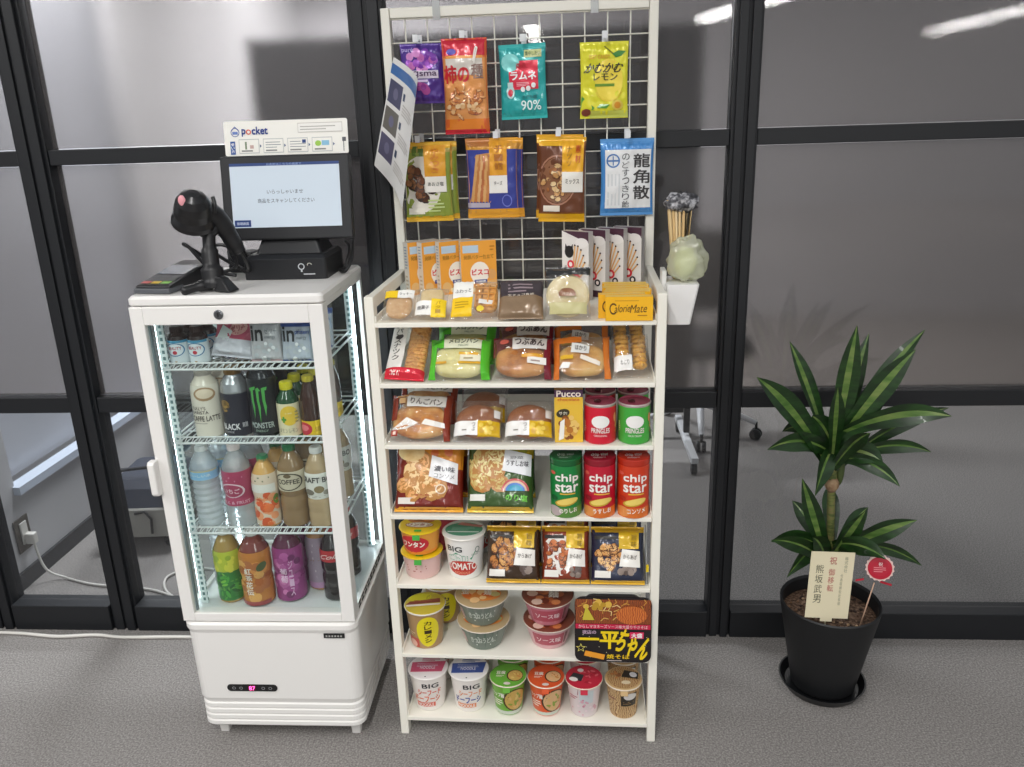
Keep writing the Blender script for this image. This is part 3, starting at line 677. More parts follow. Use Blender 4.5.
def d_choco(k):
    k.P([(0, .5), (0, 1), (.45, 1), (.4, .62)], G('#7a1e30'), 2); k.R(.88, 0, 1, 1, G('#7a1e30'), 2, 10); k.R(.34, .62, .92, .94, '#d8d4ce', 3, 10); k.T('つぶあん', .38, .7, .88, .88, '#4a3c3c', 5, .05, -3); k.E(.2, .8, .08, .06, '#d8685a', 4)
    k.R(.6, .26, .92, .42, '#efece6', 5); k.lines(.66, .3, .88, .38, '#a8948a', 1, 6); k.R(.5, .42, .86, .5, '#dca02c', 4)
def bun1(q): q.blob((0, -.006, .044), (.059, .018, .038), T(['#9a5a2a', '#c98a4a', '#dca868'], 22, .5), .06, 2, 6, 2.5)
pkg('bean bun in a maroon wrapper, in front on the second shelf', 'sweet_bun_pack', 'bread', .3305, .134, .106, bun1, d_choco, 13, behind='bean bun in a maroon wrapper, behind the front maroon one', dy=.105, dx=.002)
def d_orange(k):
    k.R(0, 0, .1, .9, G('#d9762a'), 2, 10); k.R(.88, 0, 1, 1, G('#e07e2c'), 2, 10); k.R(0, .74, .5, .9, G('#e07e2c'), 2.5, 8); k.Q((.3, .52), (.62, .47), (.64, .66), (.33, .74), '#dfe0dc', 4); k.T('ほかり', .38, .55, .58, .66, '#4a4640', 6, .02, -6)
    k.Q((.46, .36), (.8, .2), (.82, .3), (.48, .46), '#ece4d6', 4); k.R(.12, .36, .34, .46, '#e6b838', 4); k.P([(.1, .18), (.16, .3), (.3, .28), (.26, .16)], '#e8e8e4', 5)
def bun2(q): q.blob((0, -.006, .045), (.056, .018, .039), T(['#a86a34', '#d8a458', '#e2c27e'], 18, .5), .08, 2, 8, 2.4)
pkg('golden bun in an orange-edged wrapper, in front on the second shelf', 'cream_bun_pack', 'bread', .465, .128, .108, bun2, d_orange, 14, rz=2, behind='bun with an orange-edged wrapper behind the front one', dy=.10, dx=.0)
def d_twist(k):
    k.R(.02, .1, .52, .42, '#e9e8e4', 3, 8); k.T('ねじり', .2, .22, .44, .32, '#5a5650', 4); k.L([(.3, .94), (.62, .94)], .03, '#5a5a58', 3)
def twist(q):
    for s in (-1, 1):
        for i in range(7): q.blob((s*.019, -.004, .028+i*.0118), (.016, .013, .0085), T(['#b8702a', '#e6b44e', '#8a4a1c'], 70, .5), .15, 3, i+s, 2.2, 12, 8)
pkg('two twisted doughnuts in clear wrap, rightmost on the second shelf', 'doughnut_pack', 'bread', .5745, .082, .110, twist, d_twist, 15, y=.018, t=.04, ry=-2, behind='doughnuts in clear wrap behind the rightmost front pack', dy=.1)

# ---------------- shelf 3
Z3 = .8135
def d_car(k):
    k.R(0, .4, .12, 1, G('#8a3420'), 2, 10); k.R(.9, 0, 1, 1, G('#8a3420'), 2, 10); k.R(.28, .66, .92, .9, '#dedcd6', 3, 10); k.T('りんごパン', .34, .7, .86, .84, '#5a5048', 5, .03, -4)
    k.P([(.04, .2), (.3, .42), (.5, .3), (.3, .18)], '#efece6', 5); k.P([(.55, .28), (.6, .4), (.92, .32), (.93, .22)], '#f2efe9', 5); k.R(.05, .07, .16, .18, '#a83a28', 6); k.R(.08, .09, .13, .15, '#f0e0d0', 7)
    k.R(.14, .74, .25, .86, '#d8a86a', 4); k.R(.1, .88, .3, .98, '#c88a4a', 4)
def carb(q): q.blob((0, -.006, .048), (.064, .018, .042), T(['#9a5420', '#cf8e46', '#e6bf80'], 30, .4), .1, 3, 3, 2.6)
pkg('apple bread in a red-brown edged wrapper, leftmost on the third shelf', 'apple_bread_pack', 'bread', .090, .144, .118, carb, d_car, 21, z=Z3, behind='apple bread in a red-brown wrapper behind the leftmost front one', dy=.10, dx=0)
def d_pan(k):
    k.R(.03, .08, .52, .4, '#efeeea', 4, 8); k.R(.52, .06, .97, .4, G('#ddb31e'), 4, 8); k.V('つぶ', .4, .16, .47, .36, '#5a5248', 6); k.lines(.2, .16, .34, .22, '#8a847a', 1, 6)
    k.B(.74, .24, .18, .12, ['#c79a10', '#e8c84a'], 10, .05, 6, 3); k.R(.85, .48, .97, .66, '#dedcd8', 4)
def dora(q): q.blob((0, -.005, .049), (.051, .017, .042), T(['#8a4e28', '#a5683a'], 14, .55), .02, 1, 3, 2.1)
pk = pkg('round brown pancake sweet right of the apple bread, front of the third shelf', 'pancake_sweet_pack', 'sweet', .2245, .114, .104, dora, d_pan, 22, z=Z3, group='pancake sweets on the third shelf', behind='pancake sweet behind the middle-left front one on the third shelf', dy=.085, dx=.004)
c = dup(pk, 'round brown pancake sweet between its twin and the yellow carton on the third shelf'); c.location += RK.to(.118, .0, 0)-RK.to(0, 0, 0)
def d_tucco(k):
    k.R(0, .86, 1, 1, '#4a2a4a', 1, 2); k.T('Pucco', .08, .87, .92, .985, '#f2e6da', 3, .05); k.T('chocolate', .12, .79, .88, .85, '#c8502a', 3, .02); k.R(.06, .72, .94, .78, '#e8b83a', 1, 1)
    k.E(.3, .56, .24, .08, '#3a3420', 3, 15); k.T('サク!', .16, .53, .44, .59, '#f2eee0', 5)
    k.B(.52, .28, .36, .2, ['#d9a24a', '#b8742c', '#eac46e', '#8a4e20'], 34, .1, 2, 3)
    k.P([(.14, .04), (.2, .4), (.36, .46), (.32, .08)], '#f2efe6', 8)
o = box_item('pretzel_snack_box', 'yellow pretzel snack carton standing on the third shelf left of the red can', 'snack box', .064, .03, .126, '#e6bc3c', '#c8963a', d_tucco, drawr=None); place(o, .402, .014, Z3+.0005, 1, F=RK)

def cyl(r, z0, z1, arc=2.5, c=(0, 0), rot=0):
    rr = r if callable(r) else (lambda z: r)
    def fn(u, v, d):
        a = (u-.5)*arc+rot; z = z0+v*(z1-z0); q = rr(z)+d; return (c[0]+q*math.sin(a), c[1]-q*math.cos(a), z)
    return fn
# short crisps cans
def crisp_can(col, dk, label, x, behind, back_col=None):
    t = thing('crisps_can', label, 'crisps can', 'short crisps cans on the third shelf'); r = .0362
    b = MB(); b.lathe([(.034, 0), (r, .003), (r, .088)], P(col, .3, 0, .3), 32)
    k = K(b, cyl(r, 0, .088, 2.6), 1.05)
    k.E(.5, .62, .22, .17, '#f2f0ec', 2)         # pale oval emblem area, left without its mascot
    k.T('PRINGLES', .28, .32, .72, .45, '#f4e9e4', 4, .05); k.T('PRINGLES', .285, .325, .715, .445, dk, 3, .07)
    k.T('ORIGINAL' if col == '#cf1632' else 'SOUR CREAM', .34, .22, .66, .27, '#f2ece6', 3, .0)
    k.lines(.02, .3, .1, .6, '#f0d8b0', 5, 2); k.E(.9, .7, .05, .12, '#e8a070', 2); k.B(.93, .4, .03, .2, ['#e8c070', '#d89a50'], 6, .03, 2, 4)
    b.build('body', t)
    MB().lathe([(r+.0004, .088, P('#d8c6c4', .25, .6)), (r+.0012, .092, P('#d8c6c4', .25, .6)), (r-.001, .0945, P('#cfc0be', .3, .6)), (r-.003, .091, P('#b45068', .25, .4)), (.002, .091, P('#b45068', .25, .4))], P('#b45068', .25, .4), 32).build('lid', t)
    b = MB(); b.blob((-.006, .0, .0925), (.008, .012, .0015), P('#6a2836', .25, .6)); b.build('pull_tab', t)
    place(t, x, .036, Z3, F=RK)
    c = dup(t, behind); c.location += RK.to(.002, .08, 0)-RK.to(0, 0, 0)
crisp_can('#cf1632', '#a01024', 'short red crisps can on the third shelf, front', .505, 'short crisps can behind the red one, only its lid showing')
crisp_can('#3fa63c', '#2a7a2a', 'short green crisps can on the third shelf, front right', .5815, 'short crisps can behind the green one, only its lid showing')

# ---------------- shelf 4
Z4 = .6345
def chipsbag(name, label, x, w, h, draw, base, seal, seed, z, y=.012, t=.055, tilt=28, behind=None, dy=.075, dx=0, dz=0, group=None, cat='snack bag', ry=0):
    o = bag(name, label, cat, w, h, t, draw, base, seed, seal, group, .0035, .06)
    place(o, x, y-.004, z+.003, 0, tilt, ry, F=RK)
    if behind:
        c = dup(o, behind); c.location += RK.to(dx, dy, dz)-RK.to(0, 0, 0)
    return o
def chipprint(k, cols, cx_, cy_, ru, rv, seed, n=16, sz=.15): k.B(cx_, cy_, ru, rv, [T(c, 60, .5, bump=.1) for c in cols], n, sz, 2, seed, .8, dk='#b9803e')
def d_ch1(k):
    k.R(.35, .6, 1, 1, G('#d68a24'), 1, 10); chipprint(k, [['#e09a58', '#efc288'], ['#d07a3e', '#e8a868'], ['#e6bc80', '#f4dcaa']], .36, .5, .24, .32, 4, 15, .19)
    k.E(.25, .85, .2, .14, T(['#d8b070', '#ecd49a'], 50), 6); k.Q((.52, .5), (.94, .38), (.94, .68), (.56, .8), '#e9eaec', 8); k.T('濃い味', .6, .56, .9, .64, '#5a5a60', 9, .03, -6); k.T('コンソメ', .6, .47, .9, .53, '#6a6a70', 9, .0, -6)
    k.O(.7, .32, .08, .07, '#e6d2b8', .25, 8); k.R(.06, .11, .32, .2, '#e6e0d6', 3, 4); k.R(0, .0, 1, .07, G('#e8a424'), 3, 10); k.B(.72, .88, .2, .08, ['#c8601c', '#e0a030'], 10, .05, 3, 5); k.lines(.3, .22, .8, .26, '#a04828', 1)
chipsbag('potato_chip_bag', 'red-brown potato chip bag at the left of the fourth shelf', .101, .166, .166, d_ch1, G('#7a2418'), None, 31, Z4, behind='chip bag behind the red-brown front one', dy=.082, dx=0)
def d_ch2(k):
    k.R(.4, .76, 1, 1, G('#b8a020'), 1, 10); chipprint(k, [['#c8b060', '#e0d090'], ['#b89a48', '#dcc888'], ['#e2d08c', '#f0e6b4']], .34, .54, .25, .32, 8, 15, .18)
    k.Q((.54, .58), (.98, .5), (.98, .8), (.58, .88), '#e9ebee', 8); k.T('うすしお味', .6, .64, .94, .72, '#4a4a52', 9, .03, -4); k.T('野菜', .66, .74, .86, .78, '#8a8a90', 9)
    for i, c in enumerate(('#c85a5a', '#e2c2a8', '#5a8ad0', '#3aa0c0')): k.E(.74, .3, .21-.03*i, .17-.03*i, c, 8+i, arc=(0, PI))
    k.T('のり塩', .6, .16, .92, .25, '#6ac040', 12, .05, -4); k.R(.04, .16, .28, .25, '#e6e6dc', 3, 4); k.R(0, 0, 1, .08, G('#d9b02a'), 3, 10); k.B(.8, .9, .14, .06, ['#8a8a1c', '#c8b030'], 10, .05, 3, 5)
chipsbag('potato_chip_bag', 'green potato chip bag with a white label on the fourth shelf', .2715, .158, .168, d_ch2, G('#3f5a2c'), None, 32, Z4, behind='chip bag behind the green front one', dy=.082, dx=0)
def chipstar(col, dk, kana, label, x, behind):
    t = thing('crisps_tube', label, 'crisps tube', 'tall crisps tubes on the fourth shelf'); r = .0365
    b = MB(); b.lathe([(.034, 0), (r, .003), (r, .128)], P(col, .32, 0, .3), 32)
    k = K(b, cyl(r, 0, .128, 2.6), .72)
    k.R(.0, .0, 1, .2, {'#12813c': '#5a8a3c', '#be1230': '#d8702a', '#cc3a18': '#d9702a'}[col], 1); k.E(.2, .115, .2, .1, '#b8a8a8' if col == '#12813c' else '#e0904a', 2)
    k.T('chip', .24, .68, .82, .86, '#f4efe8', 4, .06); k.T('star', .24, .51, .82, .67, '#f4efe8', 4, .06); k.R(.36, .46, .74, .485, '#e8b040', 3)
    k.E(.52, .31, .3, .075, '#caa030', 3, 12); k.E(.54, .325, .27, .06, '#ecd06a', 4, 12); k.E(.2, .38, .1, .05, dk, 5); k.T(kana, .34, .1, .78, .19, '#f6f0e6', 5, .03, 4); k.E(.16, .86, .08, .035, '#d85a4a', 3)
    b.build('body', t)
    b = MB(); b.lathe([(r+.0003, .128), (r+.001, .131), (r+.001, .142), (r-.001, .144), (.002, .143)], P(dk, .25, 0, .3), 32)
    kk = K(b, lambda u, v, d: ((u-.5)*.05, (v-.5)*.05, .1432+d), 1); kk.T('chip star', .1, .3, .9, .7, '#c8c4c0', 1, .02, 8); kk.lines(.2, .1, .8, .26, '#b8b4b0', 2, 1)
    b.build('lid', t)
    place(t, x, .028, Z4, F=RK)
    c = dup(t, behind); c.location += RK.to(.002, .085, 0)-RK.to(0, 0, 0)
chipstar('#12813c', '#0b5a2a', 'のりしお', 'tall green crisps tube on the fourth shelf', .426, 'tall crisps tube behind the green one')
chipstar('#be1230', '#8a0c22', 'うすしお', 'tall crimson crisps tube in the middle of three on the fourth shelf', .504, 'tall crisps tube behind the crimson one')
chipstar('#cc3a18', '#b02a14', 'コンソメ', 'tall orange-red crisps tube at the right of the fourth shelf', .5815, 'tall crisps tube behind the orange-red one')

# ---------------- shelf 5
Z5 = .4475
def bowl(name, label, cat, r0, r1, h, side, lid, dside, dlid, x, y, z, rimc='#e8e4dc', group=None, rz=0, arc=2.4, lidr=None, leg=None, rx=0, lidtag=None):
    t = thing(name, label, cat, group); rr = lambda q: r0+(r1-r0)*min(1, q/(h*.96))
    b = MB(); b.lathe([(r0-.004, 0), (r0-.002, .0)]+[(rr(h*.96*i/6), h*.96*i/6+(.002 if i == 0 else 0)) for i in range(7)], C(side), 36)
    dside(K(b, cyl(rr, .004, h*.94, arc), (r0+r1)/2*arc/(h*.9))); b.build('cup', t)
    b = MB(); R1 = r1+.003
    b.lathe([(r1, h*.955), (R1, h*.96), (R1+.0008, h*.985), (R1-.0005, h)], C(rimc), 36, caps=False)
    b.lathe([(R1-.0008, h), (R1-.003, h+.0006), (.001, h+.001)], C(lid), 36, caps=False)
    lf = lambda u, v, d: ((u-.5)*2*R1*.94, (v-.5)*2*R1*.94, h+.0011+d)
    dlid(K(b, lf, 1))
    if lidtag: b.grid(lambda u, v: ((u-.5)*.018, -R1-.002-v*.004, h*.985-v*.012), 3, 3, C(lidtag))
    b.build('lid', t)
    place(t, x, y, z, rz, rx, F=RK); return t
def nol(k): pass
def d_won(k): k.E(.4, .5, .36, .42, '#c62a34', 2); k.T('ワンタン', .14, .36, .66, .64, '#f4ece0', 4, .06); k.R(0, 0, 1, .12, '#e88a2a', 1)
def d_wonlid(k):
    k.E(.5, .78, .42, .24, '#b82a3c', 1, arc=(0, PI)); k.E(.5, .7, .34, .16, '#c8782e', 2); k.lines(.3, .66, .7, .8, '#8a4a1c', 3, 3); k.E(.5, .44, .36, .14, '#a82a2a', 3); k.E(.5, .44, .34, .125, '#f2e8d8', 4); k.T('ワンタン', .2, .38, .8, .5, '#a82a2a', 5, .05); k.R(.42, .08, .6, .18, '#3fa03a', 3, 2)
wl = bowl('wonton_bowl', 'yellow-lidded wonton noodle bowl, bottom of the stack at the left of the fifth shelf', 'instant noodles', .042, .0487, .062, '#d8b4ae', '#e8c21c', lambda k: k.lines(.2, .3, .7, .7, '#b06a64', 3, 1), d_wonlid, .0655, .062, Z5, '#ecc81e', 'wonton bowls stacked on the fifth shelf', lidtag='#3fa03a')
bowl('wonton_bowl', 'orange wonton noodle bowl with a yellow lid, on top of the pink one', 'instant noodles', .042, .0487, .062, '#df9a3c', '#e8c21c', d_won, d_wonlid, .0655, .062, Z5+.0668, '#ecc81e', 'wonton bowls stacked on the fifth shelf', lidtag='#3fa03a')
bowl('wonton_bowl', 'red and yellow lidded noodle bowl standing behind the wonton stack', 'instant noodles', .043, .057, .062, '#b8303c', '#b8303c', nol, nol, .078, .2, Z5, '#c8384a')
def d_chili(k):
    k.T('BIG', .16, .72, .5, .86, '#2c3030', 3, .04); k.P([(.2, .56), (.32, .66), (.36, .7), (.5, .62), (.8, .7), (.7, .5)], '#4a9a72', 2); k.T('Chili', .16, .48, .62, .62, '#3a8a62', 4, .05); k.T('Chili', .165, .485, .615, .615, '#e8f0e8', 5, .01)
    k.E(.48, .28, .36, .2, '#c23a30', 3); k.T('TOMATO', .14, .24, .82, .42, '#f2ece4', 5, .05); k.T('NOODLE', .3, .13, .66, .19, '#e8a080', 5)
    k.O(.84, .74, .06, .08, '#7a8a82', .3, 2); k.lines(.7, .6, .92, .66, '#98a49c', 2)
def d_chililid(k): k.E(.5, .5, .46, .34, '#4f9474', 1, n=24); k.R(.12, .34, .88, .38, '#e8ece6', 2); k.lines(.2, .42, .8, .62, '#86b49c', 3, 2); k.Q((.3, .72), (.9, .6), (.95, .7), (.4, .84), '#c87a72', 2)
cc = bowl('cup_noodle', 'large white cup noodle with green and red printing on the fifth shelf', 'instant noodles', .041, .0505, .115, '#e9e7e2', '#e4e4de', d_chili, d_chililid, .1735, .064, Z5)
c = dup(cc, 'large white cup noodle behind the green and red printed one'); c.location += RK.to(.018, .125, 0)-RK.to(0, 0, 0)
def karaage(bgc, c1, seed, plate=False, dark='#2c2a26'):
    def d(k):
        k.R(0, .07, 1, .9, G(bgc), 1, 12)
        if plate: k.E(.36, .5, .36, .36, '#e2dcd4', 1.6)
        k.B(.34, .5, .24, .24, [T(q, 70, .5, bump=.2) for q in c1], 22, .095, 2, seed, .7, dk='#5a2c12')
        k.R(.52, .62, .9, .93, G('#d8b022'), 6, 8); k.Q((.52, .32), (.92, .3), (.92, .58), (.58, .62), '#ece9e2', 7); k.T('からあげ', .6, .44, .86, .52, '#5a5248', 8, .02, -3); k.V('旨味', .76, .64, .86, .88, '#8a7010', 8)
        k.R(.06, .12, .36, .24, '#ebe8e0', 4, 4); k.R(.06, .78, .48, .84, dark, 4, 4); k.B(.7, .22, .16, .07, ['#8a7a70', '#5a4a44'], 8, .06, 4, seed+1)
        k.R(0, 0, 1, .075, G('#e3b01c'), 5, 10); k.R(0, .9, 1, 1, G('#e0b020'), 5, 10)
    return d
chipsbag('fried_chicken_snack_bag', 'dark brown fried chicken snack bag, left of three on the fifth shelf', .2965, .132, .136, karaage('#3f2c1c', [['#a8602a', '#d0904a'], ['#b87434', '#dca860']], 3), G('#3f2c1c'), None, 41, Z5, group='snack bags on the fifth shelf', behind='yellow-topped snack bag behind the dark brown one', dy=.078, dz=.0)
chipsbag('spicy_chicken_snack_bag', 'red snack bag with a white plate picture, middle of three on the fifth shelf', .4225, .116, .137, karaage('#8a3a22', [['#a84a20', '#c87a40'], ['#b85a2a', '#d88a50']], 5, True), G('#7a3420'), None, 42, Z5, group='snack bags on the fifth shelf', behind='yellow-topped snack bag behind the red one', dy=.078, dz=.0)
chipsbag('rice_snack_bag', 'navy snack bag with orange crackers, right of three on the fifth shelf', .5475, .128, .136, karaage('#2c3248', [['#c8823c', '#e2b070'], ['#d89a50', '#ecc488']], 7), G('#2c3050'), None, 43, Z5, group='snack bags on the fifth shelf', behind='yellow-topped snack bag behind the navy one', dy=.078, dz=.0)

# ---------------- shelf 6
Z6 = .2495
def d_curry(k): k.E(.62, .5, .27, .46, '#e2d21e', 2, n=26); k.V('カレーメシ', .54, .16, .7, .84, '#3a2a10', 4, .04); k.R(0, .0, .38, .28, '#b8483a', 1); k.E(.2, .1, .12, .12, '#e0b0a0', 2); k.lines(.06, .34, .3, .46, '#e0c8a8', 2, 2)
def d_currylid(k): k.E(.34, .72, .3, .18, '#d8cc20', 2, 15); k.V('メシ', .5, .66, .58, .84, '#4a3a10', 3); k.Q((.02, .36), (.9, .54), (.86, .72), (.1, .52), '#8a4030', 3); k.Q((.06, .28), (.9, .42), (.92, .5), (.04, .36), '#e4dcd0', 3); k.lines(.2, .5, .7, .6, '#a85a38', 2, 4)
cm = bowl('curry_rice_cup', 'brown curry rice cup with a yellow oval, leftmost on the sixth shelf', 'instant food', .040, .049, .108, '#a8865c', '#c8b23a', d_curry, d_currylid, .0645, .056, Z6, '#e2dccf')
c = dup(cm, 'brown curry rice cup behind the leftmost front one'); c.location += RK.to(.028, .11, 0)-RK.to(0, 0, 0)
def d_don(bc, tc):
    def d(k): k.R(0, 0, 1, 1, bc, 1); k.lines(.1, .2, .9, .8, tc, 4, 2, .5, 3); k.T('きつねうどん', .3, .4, .74, .72, tc, 3, .04); k.R(.0, .2, .16, .8, '#c8a8a0', 2)
    return d
def d_donlid(k):
    k.R(.2, .7, .8, .96, '#3a342e', 1); k.T('特盛フレ', .2, .74, .86, .92, '#ded6ca', 3, .05); k.E(.5, .46, .4, .26, '#de8a3c', 2); k.B(.5, .4, .34, .2, ['#e8a050', '#d8702c', '#f0c890', '#e8dcc8'], 16, .08, 3, 4)
    k.T('金', .1, .42, .26, .62, '#e8e2d6', 7, .04); k.T('鶏', .55, .4, .7, .6, '#f2e8dc', 7, .04); k.E(.78, .44, .1, .08, '#c8c080', 6)
def stack2(nm, l1, l2, x, y, s1, s2, lid, dl, ds, r1=.064, h=.066, g=None):
    bowl(nm, l1, 'instant noodles', .045, r1, h, s1, lid, ds, dl, x, y, Z6, '#ddd2c2', g)
    bowl(nm, l2, 'instant noodles', .045, r1, h, s2, lid, ds, dl, x-.002, y, Z6+h+.0042, '#ddd2c2', g)
stack2('udon_bowl', 'green-grey udon bowl at the bottom of the left stack on the sixth shelf', 'grey udon bowl with an orange and black lid, on top of the left stack', .212, .062, '#5c7060', '#7a8078', '#b8a078', d_donlid, d_don('#6f7a70', '#c8cfc4'), g='udon bowls stacked on the sixth shelf')
def d_pinklid(k): k.R(.1, .66, .9, .96, '#7a4034', 1); k.T('担々', .26, .7, .74, .9, '#d8c8c0', 3, .05); k.B(.5, .4, .38, .28, ['#8a3a22', '#c87a48', '#6a2a1c', '#a85a34', '#d8b8a8'], 26, .09, 2, 6); k.T('麺', .52, .32, .72, .56, '#e8e0d8', 8, .04)
def d_pink(k): k.R(.2, .2, .8, .85, '#b04a5a', 2); k.T('ソース味', .28, .38, .74, .66, '#e8c8cc', 4, .04); k.lines(.05, .1, .95, .2, '#d8a0a8', 1, 2); k.R(.82, .2, .88, .85, '#8a4a50', 2)
stack2('noodle_bowl', 'pale pink noodle bowl at the bottom of the right stack on the sixth shelf', 'pink noodle bowl with a brown picture lid, on top of the right stack', .378, .072, '#d8a8ac', '#c87a88', '#7a4030', d_pinklid, d_pink, .063, .064, 'pink noodle bowls stacked on the sixth shelf')
# yakisoba tray standing on its edge
t = thing('fried_noodle_tray', 'square black fried noodle tray standing on edge at the right of the sixth shelf', 'instant noodles'); place(t, .536, -.012, Z6+.003, 0, 1.5, F=RK)
b = MB()
def rr_face(w, h, r, y, z0, n=6):
    o = []
    for (cx_, cz, a0) in ((w/2-r, z0+h-r, 0), (-w/2+r, z0+h-r, 90), (-w/2+r, z0+r, 180), (w/2-r, z0+r, 270)):
        for kk in range(n+1): a = R(a0+90*kk/n); o.append((cx_+r*math.cos(a), cz+r*math.sin(a)))
    return o
o1 = rr_face(.184, .178, .02, 0, -.004); b.prism(o1[::-1], -.004, 0, P('#1a1416', .3, 0, .3)); k = K(b, lambda u, v, d: ((u-.5)*.184, -.004-d, -.004+v*.178), 1.03)
nd = [T(['#8a3c1c', '#b86a34', '#5a2414'], 80, .4, 'wave', .1)]
k.R(.012, .60, .988, .97, nd[0], 1, 4); k.R(.012, .52, .988, .595, '#c21f44', 2, 4); k.T('からしマヨネーズソース味大盛りやきそば', .05, .53, .95, .585, '#f0d8d8', 3, .01)
rd = random.Random(5)
for i in range(26): a, c_ = .06+rd.random()*.86, .64+rd.random()*.28; an = rd.random()*3; k.L([(a, c_), (a+.06*math.cos(an), c_+.06*math.sin(an)), (a+.11*math.cos(an+.6), c_+.09*math.sin(an+.6))], .012, rd.choice(['#d8b060', '#c89040', '#e8cf90']), 3+i*.1)
k.P([(.1, .66), (.15, .88), (.26, .66)], '#c8b83a', 8); k.E(.74, .74, .2, .14, T(['#a84a20', '#d07838'], 60, .4, 'wave', .1), 7); k.B(.3, .9, .2, .06, ['#d8b04a', '#b8902c'], 8, .04, 6, 3)
k.T('一平', .06, .22, .58, .48, '#f0d018', 5, .05); k.T('ちゃん', .55, .1, .98, .46, '#f0d018', 5, .05, -22); k.R(.72, .38, .9, .48, '#d8285a', 3, 2); k.T('大盛', .74, .395, .88, .465, '#f6eeee', 6, .05)
k.T('夜店の', .1, .44, .28, .5, '#c8a8c0', 4); k.star(.08, .22, .07, '#e8dc70', 4); k.star(.08, .22, .05, '#1a1416', 5); k.P([(.12, .1), (.14, .18), (.4, .12), (.38, .04)], '#e89a2c', 4); k.T('焼そば', .42, .06, .72, .13, '#e8c020', 5, .03); k.lines(.42, .02, .7, .045, '#c8bcb8', 1, 4)
for i in range(16): k.E(.06+rd.random()*.88, .06+rd.random()*.4, .006, .006, '#e8e0c0', 3, n=6)
b.build('lid', t)
b = MB(); b.xf = Matrix.Rotation(R(-90), 4, 'X'); b.loft([(-.080, .080, -.170, -.002, .02, 0.0), (-.068, .068, -.155, -.016, .02, .045)], P('#241a1c', .4)); b.xf = None; b.build('tray', t)

# ---------------- shelf 7
Z7 = .0575
def d_big(top, colr, txt, col2):
    def d(k): k.T('BIG', .42, .74, .8, .88, '#2c2c30', 3, .04); k.T(txt, .3, .5, .86, .68, colr, 3, .04); k.T(txt[::-1], .2, .28, .84, .48, col2, 3, .05); k.R(.22, .12, .72, .26, colr, 2); k.T('NOODLE', .26, .14, .68, .24, '#f2eee8', 4, .03)
    return d
def d_biglid(c): return lambda k: (k.Q((.07, .24), (.9, .30), (.95, .74), (.05, .64), c, 1, 6), k.T('NOODLE', .3, .38, .7, .5, '#e0dce4', 2, .02, 3), k.lines(.2, .44, .8, .62, '#d8dce8', 3, 3, .2), k.lines(.3, .72, .8, .84, c, 2, 2), k.E(.5, .06, .02, .02, '#2a2a2c', 3))
b1 = bowl('cup_noodle', 'large cup noodle with a pink lid, leftmost on the bottom shelf', 'instant noodles', .039, .049, .108, '#e8e2dc', '#e9e2e0', d_big('', '#d8573a', 'シーフード', '#d8704a'), d_biglid('#c4506e'), .0605, .058, Z7, '#efeae4', 'large cup noodles on the bottom shelf')
c = dup(b1, 'large cup noodle behind the pink-lidded front one'); c.location += RK.to(.004, .115, 0)-RK.to(0, 0, 0)
b2 = bowl('cup_noodle', 'large cup noodle with a blue lid, second from left on the bottom shelf', 'instant noodles', .039, .049, .108, '#e8e2dc', '#e9e6e4', d_big('', '#e08a5a', 'シーフード', '#3a4a9a'), d_biglid('#40569a'), .1672, .058, Z7, '#efeae4', 'large cup noodles on the bottom shelf')
c = dup(b2, 'large cup noodle behind the blue-lidded front one'); c.location += RK.to(.006, .115, 0)-RK.to(0, 0, 0)
def d_cup(c1, c2, c3):
    def d(k): k.R(0, .12, 1, 1, c1, 1); k.E(.72, .52, .34, .4, '#4a3420', 2); k.E(.73, .52, .3, .36, c2, 3); k.B(.74, .5, .2, .24, [c3, '#c88a4a', '#8aa03c', '#d8b070'], 16, .06, 4, 3, .5); k.T('カップ麺', .06, .62, .42, .78, '#f2eee4', 4, .03); k.lines(.08, .3, .38, .54, '#f0e8d8', 3, 4); k.R(0, 0, 1, .12, '#c8cfc0', 2)
    return d
def d_cuplid(c1, c2, c3):
    return lambda k: (k.E(.5, .5, .47, .47, c1, 1, n=24), k.E(.7, .46, .24, .26, '#4a3420', 2), k.E(.71, .46, .21, .23, c2, 3), k.B(.71, .46, .14, .16, [c3, '#c88a4a', '#d8b070'], 12, .05, 4, 5, .5), k.T('豆腐', .16, .5, .42, .64, '#f0ece0', 4, .03), k.E(.5, .1, .1, .06, '#d8ccc4', 3), k.lines(.16, .38, .4, .46, '#f0e8d8', 2, 4))
def cupn(label, x, c1, c2, c3, lid, behind, z=Z7, ds=None, dl=None, side=None):
    q = bowl('cup_noodle', label, 'instant noodles', .034, .0444, .098, side or c1, lid, ds or d_cup(c1, c2, c3), dl or d_cuplid(lid, c2, c3), x, .046, z, '#e2d6c0', 'medium cup noodles on the bottom shelf', lidtag=lid)
    c = dup(q, behind); c.location += RK.to(.004, .10, 0)-RK.to(0, 0, 0)
cupn('medium cup noodle with a green lid and noodle picture on the bottom shelf', .271, '#6fa83a', '#caa65a', '#d8c070', '#68a83c', 'cup noodle behind the green-lidded one')
cupn('medium cup noodle with an orange lid on the bottom shelf', .369, '#d9592c', '#d8b080', '#e0b080', '#d4562c', 'cup noodle behind the orange-lidded one')
def d_pk(k): k.R(0, 0, 1, 1, '#dccfcf', 1); k.P([(0, 1), (.36, 1), (.34, .78), (0, .9)], '#8a2a3a', 2); k.R(.38, .5, .74, .95, '#c8d0d2', 2); k.B(.5, .35, .4, .28, ['#d8a8b4', '#c8889a', '#e8d4d8'], 18, .04, 3, 4); k.lines(.1, .6, .34, .74, '#b0505e', 2, 3)
